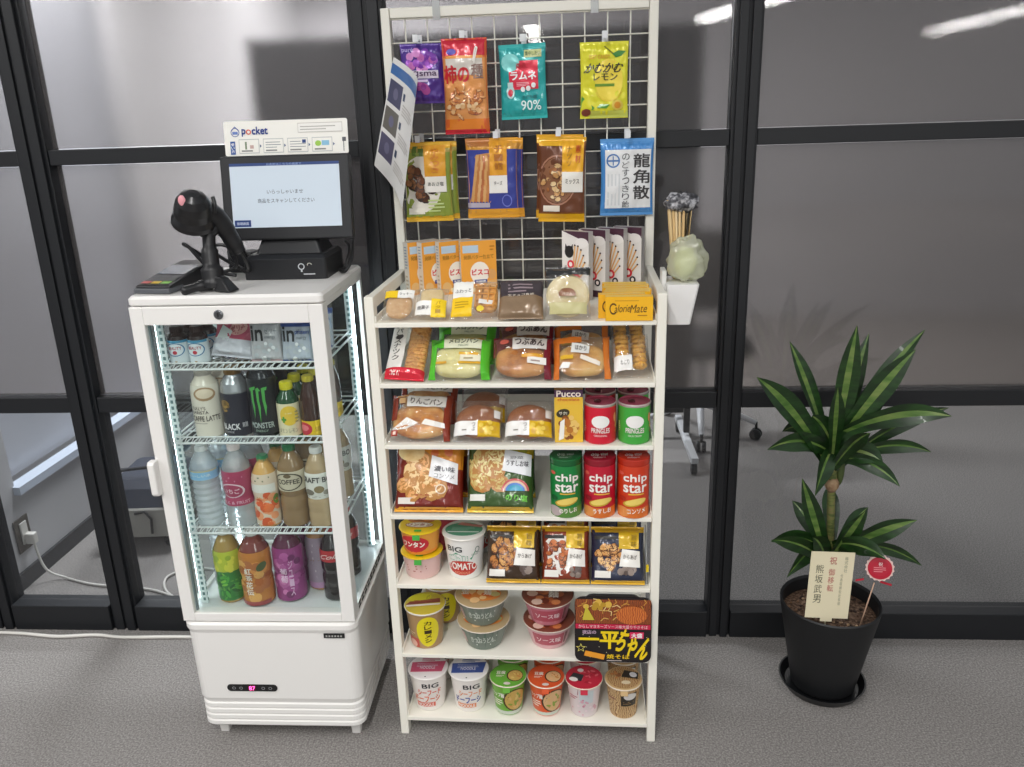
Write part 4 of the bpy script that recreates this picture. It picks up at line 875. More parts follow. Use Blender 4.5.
def d_pklid(k): k.E(.5, .5, .47, .47, '#c02a40', 1, n=24); k.B(.62, .5, .28, .3, ['#d8485a', '#a81c30', '#e0707c'], 16, .06, 2, 3, .5); k.Q((.06, .36), (.42, .26), (.5, .54), (.2, .64), '#2e3236', 8); k.E(.2, .34, .13, .09, '#e8e4e0', 9, -20); k.E(.4, .74, .09, .08, '#e8dcdc', 9)
cupn('medium pale cup noodle with a crimson lid on the bottom shelf', .466, '#dccfcf', '#d8b080', '#e0b080', '#c02a40', 'cup noodle with a red lid behind the crimson-lidded one', ds=d_pk, dl=d_pklid)
def d_be(k): k.R(0, 0, 1, 1, T(['#b8905c', '#dcc498', '#8a6238'], 60, .5, 'wave', .1), 1); k.R(.42, .44, .84, .9, '#2c2620', 2); k.E(.66, .78, .17, .12, '#d8d4d0', 3); k.lines(.48, .5, .78, .62, '#8a7048', 2, 3); k.lines(.05, .6, .36, .7, '#7a3a34', 1, 2)
def d_belid(k): k.E(.5, .5, .47, .47, T(['#a8804c', '#d8c090', '#8a5a30'], 60, .5, 'wave', .1), 1, n=24); k.Q((.44, .52), (.9, .44), (.94, .72), (.54, .82), '#2c2620', 4); k.E(.78, .62, .1, .12, '#d8d8dc', 5, 30); k.E(.56, .28, .13, .08, '#e0d0b0', 4); k.B(.28, .56, .16, .2, ['#8a5430', '#b87a44'], 10, .05, 3, 4)
cupn('medium cup noodle with a beige noodle-print lid, rightmost on the bottom shelf', .566, '#c8a878', '#d8b080', '#e0b080', '#c8a878', 'beige cup noodle behind the rightmost front one', ds=d_be, dl=d_belid)

# ---------------- chopstick holder at the right side
t = thing('utensil_holder', 'white tapered holder box fixed on the right side of the rack', 'holder'); place(t, .002, 0, .010, F=RK)
b = MB(); b.loft([(.654, .706, .10, .19, .006, 1.055), (.650, .722, .09, .20, .006, 1.148)], P('#efeeec', .35)); b.build('box', t, .001)
MB().box(.642, .652, .12, .17, 1.13, 1.175, P('#e2e1de', .35)).build('hanging_tab', t, .001)
t = thing('chopstick_bundle', 'bundle of wooden chopsticks with a black and silver plastic top, in the white holder', 'chopsticks'); place(t, .002, 0, .010, F=RK)
rd = random.Random(2)
for i in range(14):
    x = .655+(i % 7)*.0085+rd.random()*.002; y = .16+(i//7)*.012
    MB().tube([(x*.5+.345, y, 1.1495), (x, y, 1.325)], .0030, P(['#d9bd8a', '#cfae78', '#e2ca9c'][i % 3], .6), 6).build('chopstick', t)
b = MB(); b.blob((.684, .165, 1.320), (.038, .018, .020), T(['#17171a', '#55555a', '#d8d8dc'], 70, .25, bump=.9), .5, 5, 3).build('sleeve', t)
o = MB(); o.blob((.697, .125, 1.197), (.040, .026, .046), clear('bag_poly', '#eef0d8', .08, .15, 1, 70, .5, '#f4f6e4', .3), .35, 2.2, 5, 2.6, 30, 22)
o.blob((.694, .13, 1.19), (.026, .016, .034), P('#dfe4b8', .5, 0, .2, 0, .6, 60), .3, 3, 2)
o = o.build('plastic_bag'); place(o, .002, 0, .012, F=RK); tag(o, 'crumpled clear plastic bag of small wet wipes resting in the white holder', 'plastic bag')
# yellow tag and clear film tube at right of shelf 5
o = MB().box(.6135, .6195, .004, .012, .040, .056, P('#e3c41c', .4)).tube([(.6165, .014, 0.003), (.6165, .07, .11)], .002, MC['clip_plastic'], 8).tube([(.6165, .03, 0.003), (.6165, .09, .12)], .002, MC['clip_plastic'], 8).build('price_tag_clip'); place(o, 0, 0, Z5, F=RK)
tag(o, 'yellow tag on clear plastic sticks at the right end of the fifth shelf', 'tag')

# ================================================================= COOLER
t = thing('glass_door_cooler', 'tall white glass-sided drinks cooler with lit wire shelves', 'drinks cooler'); place(t, 0, 0, 0, F=FG)
FW, FD, FH = .43, .367, 1.176
FWH = P('#eceae6', .32, 0, .2)
rg = [(.02, .41, .015, FD-.01, .03, .04), (.008, .422, .004, FD, .03, .047)]
z = .05
for i in range(4):
    rg += [(.004, .426, .0, FD, .03, z+.002), (.004, .426, .0, FD, .03, z+.012), (.0075, .4225, .0035, FD, .03, z+.014), (.0075, .4225, .0035, FD, .03, z+.016)]; z += .018
rg += [(.002, .428, -.002, FD, .03, .135), (.0, .43, -.004, FD, .03, .33), (-.003, .433, -.008, FD+.002, .03, .342), (-.003, .433, -.008, FD+.002, .03, .354), (.004, .426, -.002, FD, .026, .359)]
MB().loft(rg, FWH, 6).build('lower_body', t)
for x in (.040, .392):
    for y in (.045, .32): MB().loft([(x-.011, x+.011, y-.011, y+.011, .003, 0), (x-.014, x+.014, y-.014, y+.014, .003, .041)], P('#dedcd8', .4), 3).build('leg', t)
b = MB(); fn = lambda u, v, d: (.084+u*.130, -.0035-d, .158+v*.020)
b.loft([(0, .130, 0, .020, .0098, 0), (0, .130, 0, .020, .0098, .0012)], BLK); b.v = [(.084+x, -.0033-z_, .158+y) for x, y, z_ in b.v]
k = K(b, fn, 4.6, base=5)
for u in (.14, .28, .72, .86): k.O(u, .5, .035, .2, '#9a9a9e', .3, 1)
k.R(.42, .1, .58, .9, '#3a0c22', 1, 1); k.T('87', .44, .2, .56, .8, P('#ff5aa8', .4, 0, 0, 2.5), 2, .03); b.build('temperature_display', t)
b = MB(); b.box(.350, .402, -.0085, -.0062, .320, .332, BLK); k = K(b, lambda u, v, d: (.350+u*.052, -.0086-d, .320+v*.012), 4)
for i in range(6): k.R(.1+i*.14, .3, .18+i*.14, .7, '#a8a8a4', 1, 1)
b.build('badge', t)
MB().loft([(0, FW, .0, FD, .012, 1.1552), (-.001, FW+.001, -.002, FD+.001, .012, 1.158), (-.001, FW+.001, -.002, FD+.001, .012, 1.170), (.004, FW-.004, .003, FD-.004, .012, FH)], FWH).build('lid', t)
# door
b = MB(); d0, d1_ = -.002, .028
b.box(0, .030, d0, d1_, .362, 1.153, FWH).box(.398, FW, d0, d1_, .362, 1.153, FWH).box(.030, .398, d0, d1_, .362, .384, FWH).box(.030, .398, d0, d1_, 1.112, 1.153, FWH)
dr = b.build('door', t, .002)
b = MB().grid(lambda u, v: (.030+u*.368, .006, .384+v*.728), 1, 1, GLASS, False); b.build('door_pane', dr)
b = MB().box(.026, .034, .012, .02, .38, 1.116, P('#77848a', .4)).box(.394, .402, .012, .02, .38, 1.116, P('#77848a', .4)).build('gasket', dr)
b = MB().loft([(-.009, .008, -.024, -.003, .004, .712), (-.009, .008, -.028, -.003, .004, .718), (-.009, .008, -.028, -.003, .004, .79), (-.009, .008, -.024, -.003, .004, .795)], FWH).build('handle', dr)
b = MB(); b.xf = Matrix.Translation((.2, -.002, 1.134)) @ Matrix.Rotation(R(90), 4, 'X'); b.lathe([(.0105, 0), (.0105, .003), (.008, .005), (0, .005)], P('#7f8184', .25, .9), 20); b.xf = None
b.box(.1985, .2015, -.0075, -.007, 1.129, 1.139, BLK); b.build('lock', dr)
# frame of the glass box
b = MB()
for (x0, x1, y0, y1) in ((.002, .008, .030, .040), (.422, .428, .030, .040), (.002, .012, FD-.018, FD-.002), (.418, .428, FD-.018, FD-.002)): b.box(x0, x1, y0, y1, .386, 1.155, FWH)
b.box(.002, .428, FD-.018, FD-.002, .36, .386, FWH); b.box(.002, .014, .03, FD-.002, .36, .386, FWH).box(.416, .428, .03, FD-.002, .36, .386, FWH)
b.box(.002, .428, FD-.014, FD-.002, 1.135, 1.155, FWH).box(.416, .428, .03, FD-.002, 1.14, 1.155, FWH).box(.002, .014, .03, FD-.002, 1.14, 1.155, FWH)
b.box(.014, .416, .03, FD-.02, .36, .378, P('#e6e9e8', .35)); b.build('frame', t)
b = MB()
for i in range(9):
    y = .05+i*.032; b.box(.4281, .4288, y, y+.022, .366, .372, BLK); b.box(.4281, .4288, y, y+.022, .377, .382, BLK)
b.build('vent_slots', t)
for nm, fn in (('left', lambda u, v: (.006, .044+u*(FD-.062), .386+v*.754)), ('right', lambda u, v: (.424, .044+u*(FD-.062), .386+v*.754)), ('back', lambda u, v: (.02+u*.39, FD-.008, .386+v*.75))):
    MB().grid(fn, 1, 1, GLASS, False).build('side_pane' if nm != 'back' else 'back_pane', t)
# perforated standards and LED strips
STD = P('#dfe8e8', .4); SLOT = P('#5a7a7a', .6)
for (x, y, s) in ((.036, .052, 1), (.394, .052, -1), (.036, FD-.03, 1), (.394, FD-.03, -1)):
    b = MB().box(x-.008, x+.008, y-.002, y+.002, .38, 1.14, STD).box(x-.009*s-.001, x-.009*s+.001, y-.002, y+.014, .38, 1.14, STD)
    for i in range(50): b.box(x-.003, x+.003, y-.0027, y-.002, .388+i*.015, .396+i*.015, SLOT)
    for i in range(50): b.box(x+.0081*1, x+.0087, y-.0015, y+.0015, .388+i*.015, .396+i*.015, SLOT)
    b.build('shelf_standard', t)
LED = P('#eaf6ff', .4, 0, 0, 14.)
for (x, y) in ((.022, .062), (.408, .062), (.022, FD-.032), (.406, FD-.034)):
    MB().box(x-.0022, x+.0022, y-.0022, y+.0022, .39, 1.135, LED).build('light_strip', t)
WIRE = P('#e6eaea', .3, 0, .2)
def arcp(x0, x1, y0, y1, z, n=4, r=.012):
    o = []
    for (cx_, cy, a0) in ((x1-r, y1-r, 0), (x0+r, y1-r, 90), (x0+r, y0+r, 180), (x1-r, y0+r, 270)):
        for kk in range(n+1): a = R(a0+90*kk/n); o.append((cx_+r*math.cos(a), cy+r*math.sin(a), z))
    return o
SZF = [1.003, .823, .588]
for z in SZF:
    b = MB(); b.tube(arcp(.030, .400, .036, FD-.035, z-.004), .0028, WIRE, 6, True); b.tube(arcp(.034, .396, .040, FD-.04, z+.010), .002, WIRE, 6, True)
    for i in range(21):
        x = .045+i*.017; b.tube([(x, .038, z-.0016), (x, FD-.036, z-.0016)], .0016, WIRE, 5)
    for i in range(22): x = .040+i*.0165; b.tube([(x, .0365, z-.004), (x+.008, .040, z+.010)], .0012, WIRE, 4)
    for y in (.12, .22): b.tube([(.032, y, z-.005), (.398, y, z-.005)], .002, WIRE, 5)
    for x in (.03, .40):
        b.tube([(x, .05, z-.03), (x, .09, z-.006)], .0025, WIRE, 5); b.tube([(x, FD-.05, z-.03), (x, FD-.09, z-.006)], .0025, WIRE, 5)
    b.build('wire_shelf', t)

def bottle(name, label, cat, prof, mat, capr, capz, capc, labz=None, labm=None, draw=None, x=0, y=0, z=0, rz=0, inner=None, behind=None, dy=.085, dx=0, group=None, arc=2.7, F=FG, laboff=.0006, deep=None):
    """prof: (r,z) list of the bottle; y is the front of the bottle"""
    t = thing(name, label, cat, group); rm = max(p[0] for p in prof)
    MB().lathe(prof, mat, 28).build('bottle', t)
    if inner: MB().lathe([(max(0, r-.0015), q) for r, q in prof if q < inner[1]], inner[0], 24).build('drink', t)
    if capr:
        b = MB(); b.lathe([(capr, capz[0]), (capr, capz[1]-.002), (capr-.002, capz[1])], C(capc), 24)
        for i in range(20): a = 2*PI*i/20; b.tube([(capr*math.cos(a), capr*math.sin(a), capz[0]+.001), (capr*math.cos(a), capr*math.sin(a), capz[1]-.003)], .0006, C(capc), 4)
        b.build('cap', t)
    if labz:
        def rr(q):
            for (a, b_) in zip(prof[:-1], prof[1:]):
                if a[1] <= q <= b_[1] and b_[1] > a[1]: return a[0]+(b_[0]-a[0])*(q-a[1])/(b_[1]-a[1])
            return prof[-1][0]
        b = MB(); n = 10
        b.lathe([(rr(labz[0]+(labz[1]-labz[0])*i/n)+laboff, labz[0]+(labz[1]-labz[0])*i/n) for i in range(n+1)], C(labm), 32, caps=False)
        if draw: draw(K(b, cyl(lambda q: rr(q)+laboff, labz[0], labz[1], arc), rm*arc/(labz[1]-labz[0])))
        b.build('label', t)
    place(t, x, y+rm, z, rz, F=F)
    if behind:
        c = dup(t, behind); c.location += F.to(dx, dy, 0)-F.to(0, 0, 0)
        if deep: c = dup(t, 'rearmost '+deep); c.location += F.to(dx*1.3, dy*2+.012, 0)-F.to(0, 0, 0)
    return t
PETP = [(.027, 0), (.032, .006), (.033, .03), (.0318, .045), (.033, .060), (.0325, .072), (.0295, .084), (.0325, .096), (.033, .105), (.033, .145), (.030, .162), (.022, .182), (.0135, .195), (.0135, .205)]
def petp(r, h): s = h/.212; q = r/.033; return [(a*q if b_ < .19*1 else a, b_*s) for a, b_ in PETP]
def capz(h): return (h*.935, h*1.01)
zf1, zf2, zf3, zf4 = SZF[0]+.001, SZF[1]+.001, SZF[2]+.001, .379
# shelf A : small drinks, pouches
def d_col(k): k.E(.5, .62, .34, .26, '#e4eef2', 2); k.O(.5, .62, .36, .28, '#3a7aa8', .12, 3); k.T('BEAUTY', .26, .62, .74, .74, '#a83040', 4, .04); k.E(.5, .5, .08, .08, '#c03848', 4); k.P([(.44, .14), (.5, .06), (.56, .14)], '#b89a70', 3); k.R(0, .9, 1, 1, '#4a9ac0', 2)
cp = [(.020, 0), (.0225, .003), (.0225, .058), (.021, .066), (.0135, .074), (.0135, .080)]
SB = P('#2c1a18', .2, 0, .4)
c0 = bottle('small_drink_bottle', 'small dark-capped bottle with a white and blue label, leftmost on the cooler top shelf', 'small drink', cp, SB, .0145, (.074, .088), P('#3a2420', .3), (.002, .058), '#dfe8ec', d_col, .0605, .055, zf1, group='small dark bottles on the cooler top shelf', behind='small dark bottle behind the leftmost one', dy=.052)
c = dup(c0, 'small dark-capped bottle with a white and blue label, right next to the leftmost one'); c.location += FG.to(.047, 0, 0)-FG.to(0, 0, 0)
c = dup(c0, 'small dark bottle behind the second one from the left'); c.location += FG.to(.047, .054, 0)-FG.to(0, 0, 0)
FILMW = P('#dcdde6', .15, 0, .6, 0, .9, 50)
def d_pkb(k): k.E(.62, .62, .3, .24, G('#d0607a'), 2, 20); k.E(.62, .62, .24, .15, '#e8b0a8', 3, 20); k.T('ゼリー', .44, .56, .8, .68, '#a02840', 4, .03, 15); k.R(0, 0, 1, .38, FILMW, 4, 14); k.P([(.1, .36), (.2, .66), (.5, .54), (.42, .32)], '#eef6f6', 6)  # last pale polygon is a highlight painted onto the wrap
o = bag('jelly_bag', 'crumpled pink and clear jelly bag in the middle of the cooler top shelf', 'jelly bag', .098, .110, .036, d_pkb, G('#cf6a80'), 51, amp=.009, pinch=.1); place(o, .180, .085, zf1+.009, 0, 20, 7, F=FG)
def d_in(k): k.T('in', .08, .52, .46, .86, '#24282c', 3, .06); k.T('ゼリー', .52, .68, .9, .8, '#7a7f84', 3); k.T('energy', .52, .54, .86, .62, '#8a8f94', 3); k.B(.5, .25, .42, .2, ['#cfd4d8', '#eceef0', '#b8bfc4'], 14, .06, 2, 3)
def d_in2(k): d_in(k); k.R(0, .86, 1, 1, '#2a50a0', 4); k.T('protein', .5, .66, .94, .78, '#2a50a0', 5); k.P([(.5, .4), (.95, .8), (.98, .5), (.7, .36)], '#9ab0d0', 1.5)
o = bag('jelly_drink_pouch', 'silver jelly drink pouch with black lettering, left of the blue-topped one', 'drink pouch', .074, .098, .024, d_in, G('#c8c8cc'), 52, G('#d8b8bc')); place(o, .268, .07, zf1+.001, 0, 8, F=FG)
c = dup(o, 'silver jelly drink pouch behind the left front pouch'); c.location += FG.to(.006, .04, 0)-FG.to(0, 0, 0)
o = bag('jelly_drink_pouch', 'silver and blue jelly drink pouch at the right of the cooler top shelf', 'drink pouch', .072, .096, .024, d_in2, G('#c4ccd8'), 53, G('#2a50a0')); place(o, .342, .064, zf1+.001, 0, 8, F=FG)
o_pouch = o; c = dup(o, 'silver and blue jelly drink pouch behind the right front pouch'); c.location += FG.to(.006, .04, 0)-FG.to(0, 0, 0)
# shelf B
lat = [(.029, 0), (.0335, .004), (.0335, .112), (.030, .130), (.0205, .145), (.0185, .150), (.0185, .152)]
def d_lat(k): k.E(.62, .84, .28, .13, '#a98a66', 2); k.E(.62, .85, .22, .09, '#e4d4bc', 3); k.T("TULLY'S", .22, .54, .6, .6, '#4a443e', 3); k.T('BARISTA', .22, .46, .66, .52, '#4a443e', 3); k.T('CAFFE LATTE', .2, .32, .94, .42, '#3c3630', 3, .03); k.R(.2, .27, .6, .28, '#8a8278', 3)
bottle('latte_bottle', 'cream-white latte bottle, leftmost on the cooler second shelf', 'coffee bottle', lat, P('#e4dccb', .25, 0, .3), .0195, (.150, .168), '#b8b2a8', (.004, .13), '#e6dfd0', d_lat, .104, .05, zf2, behind='white-bodied bottle with a red cap behind the latte bottle', dy=.078, dx=.0)
def d_blk(k): k.E(.32, .76, .14, .1, '#8a6a34', 2); k.B(.34, .72, .12, .12, ['#6a5228', '#a08040'], 8, .04, 3, 3); k.T('BLACK', .18, .16, .66, .3, '#e4e4e6', 3, .05); k.T('COFFEE', .2, .08, .5, .12, '#b8b8bc', 3); k.T('無糖', .72, .2, .86, .32, '#c8c8cc', 3)
bottle('coffee_can_bottle', 'silver-necked black coffee bottle can with a gold cap, second from left in the cooler', 'coffee can', lat, P('#b9bcc0', .25, .7), .0195, (.150, .168), P('#8a6a3c', .3, .7), (.004, .108), '#1c2030', d_blk, .1725, .056, zf2, behind='black coffee bottle can behind the gold-capped one', dy=.076, dx=.0)
can = [(.026, 0), (.030, .002), (.0335, .010), (.0335, .145), (.0285, .158), (.0275, .163), (.0285, .165), (.026, .1645)]
def d_mon(k):
    for (a, h, w_) in ((.36, .3, .07), (.5, .22, .07), (.64, .34, .08)):
        k.P([(a-w_/2, .84), (a+w_/2, .86), (a+w_*.35, .62), (a+w_*.6, .5), (a+w_*.1, h), (a-w_*.2, .5), (a-w_*.45, .62)], P('#4aa84c', .3, 0, .3), 3)
    k.P([(.28, .84), (.46, .88), (.44, .82), (.3, .79)], P('#4aa84c', .3, 0, .3), 3); k.P([(.5, .83), (.74, .86), (.72, .8), (.52, .79)], P('#4aa84c', .3, 0, .3), 3)
    k.T('MONSTER', .2, .12, .82, .22, '#a8b4b0', 3, .05); k.T('ENERGY', .34, .05, .66, .09, '#8aa090', 3)
mn = bottle('energy_drink_can', 'dark energy drink can with green claw mark, middle of the cooler second shelf', 'drink can', can, P('#1c2228', .25, .5, .3), 0, None, None, (.010, .145), P('#1c242a', .28, .4, .3), d_mon, .2415, .050, zf2, behind='dark green energy drink can behind the claw-mark can', deep='dark can on the cooler second shelf', dy=.075, dx=.0)
lem = [(.022, 0), (.0262, .004), (.0262, .085), (.024, .096), (.0145, .112), (.0135, .117)]
def d_lem(k): k.E(.62, .64, .3, .3, '#e8c440', 2); k.R(.36, .5, .52, .56, '#4a9a3a', 4); k.R(.41, .44, .47, .62, '#4a9a3a', 4); k.T('C1000', .5, .7, .7, .74, '#f0e8c0', 4); k.T('ビタミンレモン', .14, .12, .86, .26, '#5a5a50', 3, .01); k.lines(.8, .4, .95, .8, '#a09868', 4, 3)
bottle('lemon_drink_bottle', 'small green glass lemon drink bottle with a yellow cap, cooler second shelf', 'small drink', lem, P('#1c4a2c', .12, 0, .5), .0145, (.116, .134), P('#d8cf20', .4), (.006, .086), '#e6dcb8', d_lem, .3025, .045, zf2, behind='yellow-capped bottle behind the small lemon drink', deep='green glass bottle on the cooler second shelf', dy=.06, dx=.0)
oro = [(.020, 0), (.0232, .004), (.0232, .075), (.021, .100), (.0125, .13), (.0125, .135)]
def d_oro(k): k.R(0, 0, 1, 1, '#e8c41c', 1); k.E(.3, .5, .3, .42, '#c8283c', 3); k.E(.3, .56, .18, .2, '#e87a80', 4); k.R(.7, .3, .95, .6, '#c8a010', 3)
bottle('vitamin_drink_bottle', 'brown glass vitamin drink with a red and yellow label, rightmost on the cooler second shelf', 'small drink', oro, P('#3a2018', .12, 0, .5), .013, (.134, .148), P('#c8b83a', .4), (.004, .042), '#e8c41c', d_oro, .3545, .05, zf2, behind='brown glass drink behind the red and yellow labelled one', dy=.052)
# shelf C
def d_wat(k): k.R(0, .0, 1, 1, '#8ec4e8', 1); k.T('おいしい水', .2, .35, .8, .65, '#e8f4fa', 3, .02); k.R(0, .85, 1, 1, '#c8b88a', 2)
WP = [(.028, 0), (.033, .006)]+[(.033-(.0025 if i % 2 else 0), .012+i*.008) for i in range(14)]+[(.0335, .126), (.0335, .154), (.029, .170), (.018, .188), (.0135, .196), (.0135, .2)]
bottle('water_bottle', 'clear water bottle with a light blue band, leftmost on the cooler third shelf', 'water bottle', WP, PETW, .0145, capz(.205), '#eef2f2', (.128, .152), '#8ec4e8', d_wat, .0715, .05, zf3, behind='clear water bottle behind the light blue band one', deep='clear water bottle on the cooler third shelf', dy=.078, dx=.012)
def d_str(k): k.O(.45, .45, .34, .22, '#e8d0d8', .15, 3); k.T('いちご', .24, .38, .66, .52, '#e8c8d0', 3, .04); k.lines(.1, .7, .8, .9, '#c87890', 2, 2); k.T('MILK & FRUIT', .1, .06, .9, .14, '#e0b0c0', 3)
bottle('strawberry_water_bottle', 'clear bottle with a crimson label, second from left on the cooler third shelf', 'flavoured water', petp(.035, .21), PETW, .0145, capz(.21), '#efe4e4', (.062, .150), '#a8385c', d_str, .152, .046, zf3, behind='clear bottle with a pinkish label behind the crimson one', dy=.08, dx=.006)
def d_ora(k): k.R(0, 0, 1, 1, '#e2cfb8', 1); k.B(.6, .3, .4, .3, ['#e8743a', '#d85a2c', '#f0a070'], 22, .12, 2, 3); k.R(.1, .66, .9, .82, '#e8e6de', 4); k.E(.9, .5, .1, .1, '#6a8a3a', 4); k.lines(.1, .86, .8, .98, '#8a8a70', 2, 3)
bottle('juice_bottle', 'orange-printed juice bottle with a dark green cap, middle of the cooler third shelf', 'juice bottle', petp(.031, .18), P('#d8a860', .15, 0, .4), .0135, capz(.18), '#1c7a4a', (.008, .14), '#e2cfb8', d_ora, .2195, .05, zf3, behind='green-capped bottle behind the orange-printed juice', dy=.078, dx=.006)
def d_tea(k): k.O(.5, .5, .4, .45, '#4a4438', .12, 3); k.T('COFFEE', .2, .38, .8, .62, '#3a342c', 3, .04); k.E(.5, .8, .1, .1, '#6a5a40', 3)
TEA = P('#8f7452', .12, 0, .5)
bottle('milk_tea_bottle', 'brown milk coffee bottle with a green cap on the cooler third shelf', 'coffee bottle', petp(.0335, .207), TEA, .0145, capz(.207), '#1c7a4a', (.098, .148), '#cfc6ae', d_tea, .2862, .05, zf3, behind='brown coffee bottle behind the green-capped one', deep='brown coffee bottle on the cooler third shelf', dy=.078, dx=.006)
def d_kaf(k): k.T('CRAFT BO', .04, .66, .96, .86, '#3a3834', 3, .05); k.E(.6, .4, .14, .14, '#8a7a58', 3); k.E(.3, .28, .16, .12, '#7a7468', 3); k.E(.8, .26, .1, .1, '#9a9488', 3); k.lines(.2, .06, .8, .14, '#8a8478', 2, 3)
bottle('craft_tea_bottle', 'milky tea bottle with a white cap and white label, rightmost on the cooler third shelf', 'tea bottle', petp(.0315, .202), P('#b39a76', .12, 0, .5), .0145, capz(.202), '#f0f0ec', (.078, .145), '#e6e4dc', d_kaf, .353, .046, zf3, behind='brown bottle behind the white-capped tea', deep='milky tea bottle on the cooler third shelf', dy=.074, dx=.006)
# shelf D (floor)
def d_gr(k): k.R(0, .6, 1, 1, '#b8c43a', 1); k.R(0, 0, 1, .6, '#2f7a34', 1); k.B(.5, .3, .4, .25, ['#4aa03c', '#7ac048', '#1c5a28'], 20, .1, 2, 4, .4); k.B(.5, .75, .4, .15, ['#d8d84a', '#98b030'], 12, .1, 2, 5)
bottle('green_tea_bottle', 'green-labelled tea bottle, left on the cooler floor', 'tea bottle', petp(.033, .196), P('#a88a4a', .12, 0, .5), .0145, capz(.196), '#e8ece8', (.01, .145), '#5a9a3a', d_gr, .098, .046, zf4)
def d_ot(k): k.R(0, 0, 1, 1, '#c07a34', 1); k.B(.5, .5, .45, .45, ['#d89048', '#a85c28', '#e0a85c', '#b06a3a'], 30, .13, 2, 7); k.V('紅茶花伝', .36, .2, .52, .74, '#f0e8dc', 7, .04); k.E(.76, .74, .14, .07, '#4a5a34', 7, 40); k.R(.1, 0, .9, .08, '#a04848', 7)
bottle('orange_tea_bottle', 'orange tea bottle with a white cap, at the front of the cooler floor', 'tea bottle', petp(.0385, .198), P('#7a3a34', .12, 0, .5), .0145, capz(.198), '#efeeea', (.006, .150), '#c07a34', d_ot, .172, .031, zf4)
def d_pu(k): k.R(0, 0, 1, 1, '#8f3a78', 1); k.B(.5, .5, .45, .42, ['#b05a98', '#702a60', '#a04888', '#c878ac'], 30, .1, 2, 9); k.V('葡萄', .4, .36, .56, .66, '#e8c8e0', 7, .03); k.V('ジュース', .6, .1, .7, .8, '#d8b0d0', 7, .02)
bottle('grape_drink_bottle', 'purple grape drink bottle in the middle of the cooler floor', 'juice bottle', petp(.038, .197), P('#5a2440', .12, 0, .5), .0145, capz(.197), '#54344a', (.006, .150), '#8f3a78', d_pu, .249, .052, zf4, behind='purple grape drink bottle behind the front one', dy=.086, dx=-.008)
def d_gy(k): k.R(0, 0, 1, 1, '#9a8a9a', 1); k.lines(0, .05, 1, .95, '#c8bcc4', 7, 2, .35); k.R(0, 0, 1, .12, '#b88ab0', 3)
bottle('grey_label_bottle', 'bottle with a greyish banded label, second from right on the cooler floor', 'drink bottle', petp(.032, .195), P('#a87848', .12, 0, .5), .0145, capz(.195), '#c8a878', (.01, .15), '#9a8a9a', d_gy, .313, .106, zf4)
def d_ck(k): k.R(0, 0, 1, 1, '#b02a30', 1); k.T('Cola', .2, .3, .8, .7, '#f0dcd8', 3, .03, 5, .2)
bottle('cola_bottle', 'dark cola bottle with a red band, rightmost on the cooler floor', 'cola bottle', petp(.031, .195), P('#1c1416', .1, 0, .5), .0145, capz(.195), '#a82a30', (.112, .142), '#b02a30', d_ck, .364, .058, zf4)
bottle('water_bottle', 'pale clear bottle at the far left corner of the cooler floor', 'water bottle', petp(.028, .19), PETW, .0145, capz(.19), '#eef2f2', None, None, None, .054, .12, zf4)

for (kind, px, py, pz, lb) in (('vitamin_drink_bottle', .370, .20, zf2, 'brown glass bottle seen through the cooler side glass, second shelf'), ('cola_bottle', .370, .20, zf4, 'dark cola bottle standing behind the front cola bottle on the cooler floor')):
    c = dup(bpy.data.objects[kind], lb); c.location = FG.to(px, py, pz)
c = dup(o_pouch, 'silver and blue pouch at the back right of the cooler top shelf'); c.location = FG.to(.356, .19, zf1+.001)

# ================================================================= THINGS ON THE COOLER
ZT = FH+.0005
# payment terminal
t = thing('card_terminal', 'black card payment terminal lying on the cooler, coloured keys in front', 'card terminal'); place(t, .047, .028, ZT, -8, F=FG)
b = MB(); sl = lambda y: .014+.028*y/.19
pts = [(0.0, 0.004), (.19, .004), (.19, .044), (.14, .040), (.0, .018)]
v = [(x, p[0], p[1]) for x in (-.042, .042) for p in pts]; n = 5
b.add(v, [tuple(range(n))[::-1], tuple(range(n, 2*n))]+[(i, (i+1) % n, (i+1) % n+n, i+n) for i in range(n)], P('#1b1b1e', .35)); b.build('body', t, .004)
b = MB().box(-.044, .044, -.006, .05, 0.001, .012, P('#55585c', .35)); b.build('card_slot', t, .002)
sf = lambda u, v_, d: ((u-.5)*.084, .004+v_*.136, .0184+v_*.0215+d)
b = MB(); k = K(b, sf, .62, base=4); k.R(.08, .5, .92, .96, P('#6a7078', .15, 0, .5), 1, 1); b.build('screen', t)
b = MB(); k = K(b, sf, .62, base=4)
for j, row in enumerate((('#b84848', '#d8b83a', '#7ab84a'), ('#3a3a3e',)*3, ('#3a3a3e',)*3)):
    for i, c in enumerate(row): k.R(.08+i*.29, .04+j*.14, .33+i*.29, .15+j*.14, c, 2, 1)
b.build('keypad', t)
